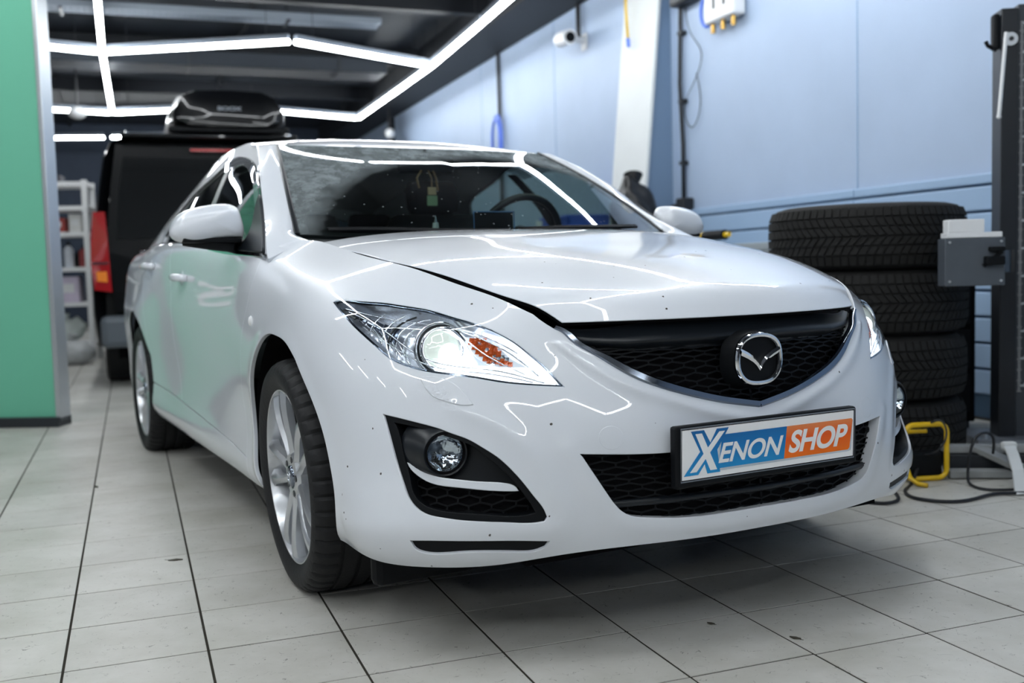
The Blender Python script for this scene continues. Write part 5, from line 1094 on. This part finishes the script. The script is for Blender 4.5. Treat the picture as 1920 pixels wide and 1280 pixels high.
# ---- stack of tyres
def tread_tyre():
    mb=MB(); R=.345; Wd=.222; hw=Wd/2
    prof=[(-hw+.02,.215),(-hw+.004,.245),(-hw,.285),(-hw+.008,.315),(-hw+.026,.332),(-.06,.338),(.06,.338),(hw-.026,.332),(hw-.008,.315),(hw,.285),(hw-.004,.245),(hw-.02,.215),(hw-.05,.212),(-hw+.05,.212),(-hw+.02,.215)]
    mb.lathe(prof,96,axis='z'); root=mb.out('tyre',TREAD,None,True,angle=40)
    mb=MB(); n=78; da=2*math.pi/n
    def blk(z0,z1,a0,a1,s0,s1,r0,r1):
        vs=[]
        for (z,a,rr_) in ((z0,a0+s0,r0),(z0,a1+s0,r0),(z1,a1+s1,r1),(z1,a0+s1,r1)):
            vs.append((mb.bm.verts.new((.330*math.cos(a),.330*math.sin(a),z)),mb.bm.verts.new((rr_*math.cos(a),rr_*math.sin(a),z))))
        t_=[v[1] for v in vs]; b_=[v[0] for v in vs]; mb.bm.faces.new(t_)
        for i in range(4): mb.bm.faces.new((b_[i],b_[(i+1)%4],t_[(i+1)%4],t_[i]))
    for k in range(n):
        a=k*da; g_=.22*da
        blk(-hw+.016,-.066,a,a+da-g_,0,0,.334,.3455); blk(.066,hw-.016,a,a+da-g_,0,0,.3455,.334)
        blk(-.060,-.034,a,a+da-g_,0,.55*da,.346,.347); blk(-.029,-.003,a,a+da-g_,.6*da,1.4*da,.347,.348); blk(.003,.029,a,a+da-g_,1.4*da,.6*da,.348,.347); blk(.034,.060,a,a+da-g_,.55*da,0,.347,.346)
    tb=mb.out('tread_blocks',TREAD,root,False)
    for o_ in (root,tb): o_.data.transform(Matrix.Diagonal((1.2145,1.2145,1.252,1)))
    return root
names=['lowest black tyre of the stack, resting on the floor','second black tyre from the floor in the stack','third black tyre from the floor, level with the right headlight','topmost tyre of the stack, with a chevron winter tread']
t0=tread_tyre()
for k in range(4):
    o=t0 if k==0 else copy_tree(t0); o.location=(1.605+random.uniform(-.008,.008),4.62+random.uniform(-.008,.008),.1395+.2795*k); o.rotation_euler=(0,0,random.uniform(0,6)); meta(o,names[k],'tyre','tyres stacked beside the sedan')
# ---- lift post with its measuring scale and carriage
po=empty('lift_post',(2.335,4.78,0),-.12,'black steel post with a row of bolts at the right edge of the photo','post')
PB=mat('post_black',(.014,.017,.022),.35,noise=.3,nscale=5)
mb=MB(); mb.box((-.030,.0,1.0),(.075,.12,2.0),bev=.004); mb.out('column_flange',PB,po)
mb=MB(); mb.box((.055,.03,1.01),(.085,.14,2.02),bev=.004); mb.out('column_web',mat('post_grey',(.045,.052,.062),.4),po)
mb=MB(); mb.box((.115,.0,1.01),(.035,.16,2.02),bev=.004); mb.out('column_flange',PB,po)
STL=mat('bolt_steel',(.60,.64,.68),.3,metal=.6)
bm0=None
for k in range(14):
    z=.28+.1275*k
    if bm0 is None: mb=MB(); mb.cyl((0,-.048,0),(0,-.036,0),.011,n=8); mb.box((-.014,-.042,-.004),(.02,.006,.008)); bm0=mb.out('bolt',STL,po); bo=bm0
    else: bo=bm0.copy(); COL.objects.link(bo)
    bo.location=(.058,0,z)
mb=MB()
for k in range(170): mb.box((.028,-.0405,.25+.01*k),(.012 if k%5 else .02,.002,.0022))
mb.out('scale_marks',WHITEP,po)
mb=MB(); mb.cyl((-.03,-.062,1.86),(-.03,-.074,1.86),.030); mb.out('washer',STL,po,True,angle=40); mb=MB(); mb.cyl((-.03,-.074,1.86),(-.03,-.082,1.86),.010); mb.out('washer_bolt',DARKM,po)
mb=MB(); mb.box((-.085,-.03,1.90),(.03,.05,.16),bev=.01); mb.tube([(-.08,-.03,1.82),(-.12,-.04,1.84),(-.13,-.04,1.86)],.009,6); mb.out('hook_bracket',BLACKP,po)
mb=MB(); mb.box((0.02,.02,.02),(.42,.36,.04)); mb.out('base_plate',GREY,po)
for x,y in ((-.15,-.12),(.19,-.12)): mb=MB(); mb.cyl((x,y,.04),(x,y,.065),.014,n=6); mb.out('anchor_bolt',STL,po)
t=empty('hanging_rod',(2.20,4.62,1.50),0,'thin white rod hanging beside the top of the black post','rod'); mb=MB(); mb.cyl((0,0,0),(.03,0,.37),.008); mb.out('rod_shaft',WHITEP,t); mb=MB(); mb.ball((0,0,0),.010,8); mb.out('rod_tip',WHITEP,t)
# carriage / control box
bx=empty('control_box',(1.845,4.10,0),-.05,'grey metal box mounted on the black post above the tyres','box'); BG=mat('box_grey',(.075,.088,.105),.5,noise=.2,nscale=12)
mb=MB(); mb.box((0,0.0,.861),(.235,.08,.190),bev=.004); mb.out('box_body',BG,bx); mb=MB(); mb.box((.07,-.05,.865),(.075,.04,.035),bev=.006); mb.box((.08,-.05,.91),(.06,.03,.02),bev=.006); mb.bar((.03,-.045,.845),(.10,-.05,.90),.014); mb.out('latch',BLACKP,bx)
for x,z in ((-.10,.94),(.10,.94),(-.10,.785),(.10,.785)): mb=MB(); mb.cyl((x,-.039,z),(x,-.046,z),.005,n=8); mb.out('screw',STL,bx)
mb=MB(); mb.bar((.10,.03,.86),(.22,.20,.86),.05,.09); mb.bar((.22,.18,.86),(.36,.60,.86),.05,.09); mb.out('mounting_arm',DARKM,bx)
t=empty('white_bracket',(1.845,4.10,.9572),-.05,'white stepped plastic block lying on top of the grey box','block'); mb=MB(); mb.box((-.030,0,.047),(.140,.066,.052),bev=.004); mb.out('block_top',WHITEP,t); mb=MB(); mb.box((0,0,.0105),(.215,.074,.021),bev=.003); mb.out('block_foot',WHITEP,t)
t=empty('shadow_placeholder',(2.06,5.32,0),-.12,'added low black cabinet in the shadow behind the tyres, left of the post','placeholder')  # added dark box standing in for the deep shadow on the wall boards
mb=MB(); mb.box((-.02,.0,.40),(.62,.34,.70),bev=.008); mb.out('placeholder_body',DEEP,t)
for z in (.20,.42,.64): mb=MB(); mb.box((-.02,-.176,z),(.56,.012,.19),bev=.003); dr=mb.out('dummy_drawer',BLACKP,t); mb=MB(); mb.box((-.02,-.19,z+.05),(.22,.012,.014)); mb.out('dummy_handle',DARKM,dr)
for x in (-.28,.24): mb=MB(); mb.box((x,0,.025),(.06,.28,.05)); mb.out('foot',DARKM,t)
# ---- yellow floor stand
fs=empty('floor_stand',(1.625,4.00,0),.12,'yellow tubular floor stand of a work lamp beside the tyres','stand')
def rr_loop(w,h,r,y,z0=0):
    pts=[]
    for cx,cz,a0 in ((w/2-r,h-r,0),(-w/2+r,h-r,90),(-w/2+r,r,180),(w/2-r,r,270)):
        for k in range(6): a=math.radians(a0+90*k/5); pts.append((cx+r*math.cos(a),y,z0+cz+r*math.sin(a)))
    return pts
mb=MB(); mb.tube(rr_loop(.175,.215,.035,0,.011),.0105,10,closed=True); mb.out('tube_frame',YEL,fs,True)
mb=MB(); mb.tube([(.02,.03,.195),(-.06,.05,.192),(-.17,.05,.19)],.0085,8); mb.tube([(-.0775,0,.05),(-.080,-.03,.02),(-.080,-.09,.0115),(-.06,-.12,.0115)],.0095,8); mb.out('tube_leg',YEL,fs,True)
mb=MB(); mb.box((0,.05,.06),(.16,.07,.10),bev=.01); mb.out('lamp_head',BLACKP,fs)
# lift base arms
lb=empty('lift_rails',(2.10,4.10,0),-.12,'scuffed grey steel base rails of the lift on the floor by the post','lift base'); SG=mat('scuffed_grey',(.26,.27,.27),.6,noise=.5,nscale=9)
mb=MB(); mb.box((.02,.04,.095),(.72,.06,.03),bev=.004); mb.out('rail',SG,lb); mb=MB(); mb.box((.0,-.10,.020),(.72,.06,.03),bev=.004); mb.out('rail',SG,lb); mb=MB(); mb.bar((-.22,.03,.105),(-.10,-.14,.05),.06,.02); mb.out('ramp_arm',SG,lb); mb=MB(); mb.box((.02,.02,.04),(.70,.10,.075)); mb.out('base_core',DARKM,lb)
st_=empty('cloth_strap',(1.845,3.80,0),0,'white cloth strap hanging to the floor at the right edge','strap'); mb=MB()
_sp=[(.11,.20,.13),(.085,.12,.115),(.060,.03,.07),(.030,-.05,.012),(.020,-.09,.006)]
for k_ in range(4):
    a=Vector(_sp[k_]);b=Vector(_sp[k_+1]); w_=Vector((.024,.006,0)); n_=Vector((0,-.003,.003))
    q_=[mb.bm.verts.new(x) for x in (a-w_+n_,a+w_+n_,b+w_+n_,b-w_+n_,a-w_-n_,a+w_-n_,b+w_-n_,b-w_-n_)]
    for f_ in ((0,1,2,3),(7,6,5,4),(0,3,7,4),(1,5,6,2),(0,4,5,1),(3,2,6,7)): mb.bm.faces.new([q_[t__] for t__ in f_])
mb.out('strap_band',mat('cloth_white',(.62,.64,.64),.8),st_); mb=MB(); mb.box((.115,.215,.13),(.06,.03,.035),bev=.010); mb.out('strap_knot',MATS['cloth_white'],st_)
# cables on the floor
def cable(name,pts,r,label,m=CAB):
    P0=Vector(pts[0]); t=meta(MB().tube([Vector(p)-P0 for p in curve_pts(pts,8)],r,8).out(name,m,None,True),label,'cable'); t.location=P0; return t
def fp(px,py,z=.008):
    d=fw+rr*((px-960)/FPX)-uu*((py-640)/FPX); k=(z-CAMH)/d.z; return tuple(Vector((0,0,CAMH))+d*k)
cable('floor_cable',[(1.60,4.02,.05),(1.551,3.95,.008),(1.468,3.806,.008),(1.456,3.7,.008),(1.498,3.643,.008),(1.564,3.618,.008),(1.668,3.657,.008),(1.777,3.722,.008),(1.846,3.723,.008),(1.95,3.716,.008)],.0065,'black cable on the floor curving from the yellow stand to the white strap')
cable('floor_cable',[(1.90,4.02,.10),(1.87,3.98,.185),(1.82,3.96,.19),(1.775,3.95,.10),(1.765,3.94,.02),(1.751,3.884,.008),(1.771,3.796,.008),(1.824,3.78,.008),(1.945,3.80,.008)],.0055,'black cable rising from the floor in a loop in front of the grey base rails')
cable('floor_cable',[(1.276,3.644,.008),(1.317,3.622,.008),(1.368,3.642,.008),(1.404,3.706,.008),(1.42,3.776,.008)],.0065,'short stretch of black cable just under the right corner of the sedan bumper')
cable('lamp_cord',[(1.625,4.03,.10),(1.65,3.95,.13),(1.685,3.95,.20),(1.67,3.97,.245),(1.64,3.99,.235)],.004,'thin dark cord looped over the yellow stand')
for (x,y),lab,s in (((-1.797,4.324),'small dark leaf lying on the floor tiles left of the rear wheel',.020),((-1.075,3.158),'small olive leaf scrap on the floor left of the front wheel',.022),((.47,2.459),'small dark curled scrap on the floor under the bumper shadow',.010),((.646,2.347),'tan flat scrap on a tile corner in front of the sedan',.014)):
    t=empty('debris',(x,y,.0008),random.uniform(0,3),lab,'debris'); mb=MB(); mb.prism([(-s,-s*.3),(0,-s*.45),(s,0),(0,s*.4)],lambda a,b:(a,b,.0),lambda a,b:(a,b,.003)); mb.out('leaf_blade',mat('debris_brown',(.06,.055,.04),.8),t); mb=MB(); mb.cyl((-s,0,.001),(-s*1.6,0,.002),.0006,n=5); mb.out('stalk',MATS['debris_brown'],t)
# ---- small things in the sedan
t=empty('hanging_pendant',(CAR_X,CAR_Y,0),CAR_YAW,'small beige and green card pendant hanging behind the windshield','pendant'); mb=MB(); mb.box((0,.93,1.198),(.036,.005,.030),bev=.002); mb.out('card',mat('beige_card',(.50,.36,.22),.6),t); mb=MB(); mb.box((0,.93,1.160),(.044,.005,.040),bev=.002); mb.out('green_card',mat('green_card',(.22,.33,.20),.6),t); mb=MB(); mb.tube([(0,.93,1.215),(.002,.935,1.25),(-.004,.95,1.28)],.0025,6); mb.tube([(.03,.94,1.20),(.028,.95,1.25),(.02,.96,1.28)],.004,6); mb.tube([(-.05,.94,1.21),(-.055,.95,1.25),(-.03,.96,1.28)],.004,6); mb.out('cord',mat('cord_tan',(.25,.15,.08),.7),t)
t=empty('tablet',(CAR_X,CAR_Y,0),CAR_YAW,'dark tablet with a blue rim standing on the dashboard','tablet'); mb=MB(); mb.box((.03,.46,1.045),(.155,.010,.085),bev=.004); mb.out('screen',BLACKP,t); mb=MB(); mb.tube([(-.05,.455,1.002),(-.05,.455,1.088),(.110,.455,1.088),(.112,.455,1.002)],.003,6,closed=True); mb.out('rim',mat('rim_blue',(.06,.16,.36),.4),t)
t=empty('perfume_bottle',(CAR_X,CAR_Y,0),CAR_YAW,'small glass bottle on the dashboard below the pendant','bottle'); mb=MB(); mb.cyl((-.20,.45,.995),(-.20,.45,1.05),.014,.010); mb.out('flask',mat('frost_glass',(.45,.50,.50),.25),t,True,angle=40); mb=MB(); mb.cyl((-.20,.45,1.05),(-.20,.45,1.075),.006,.002); mb.out('stopper',CHROME,t)
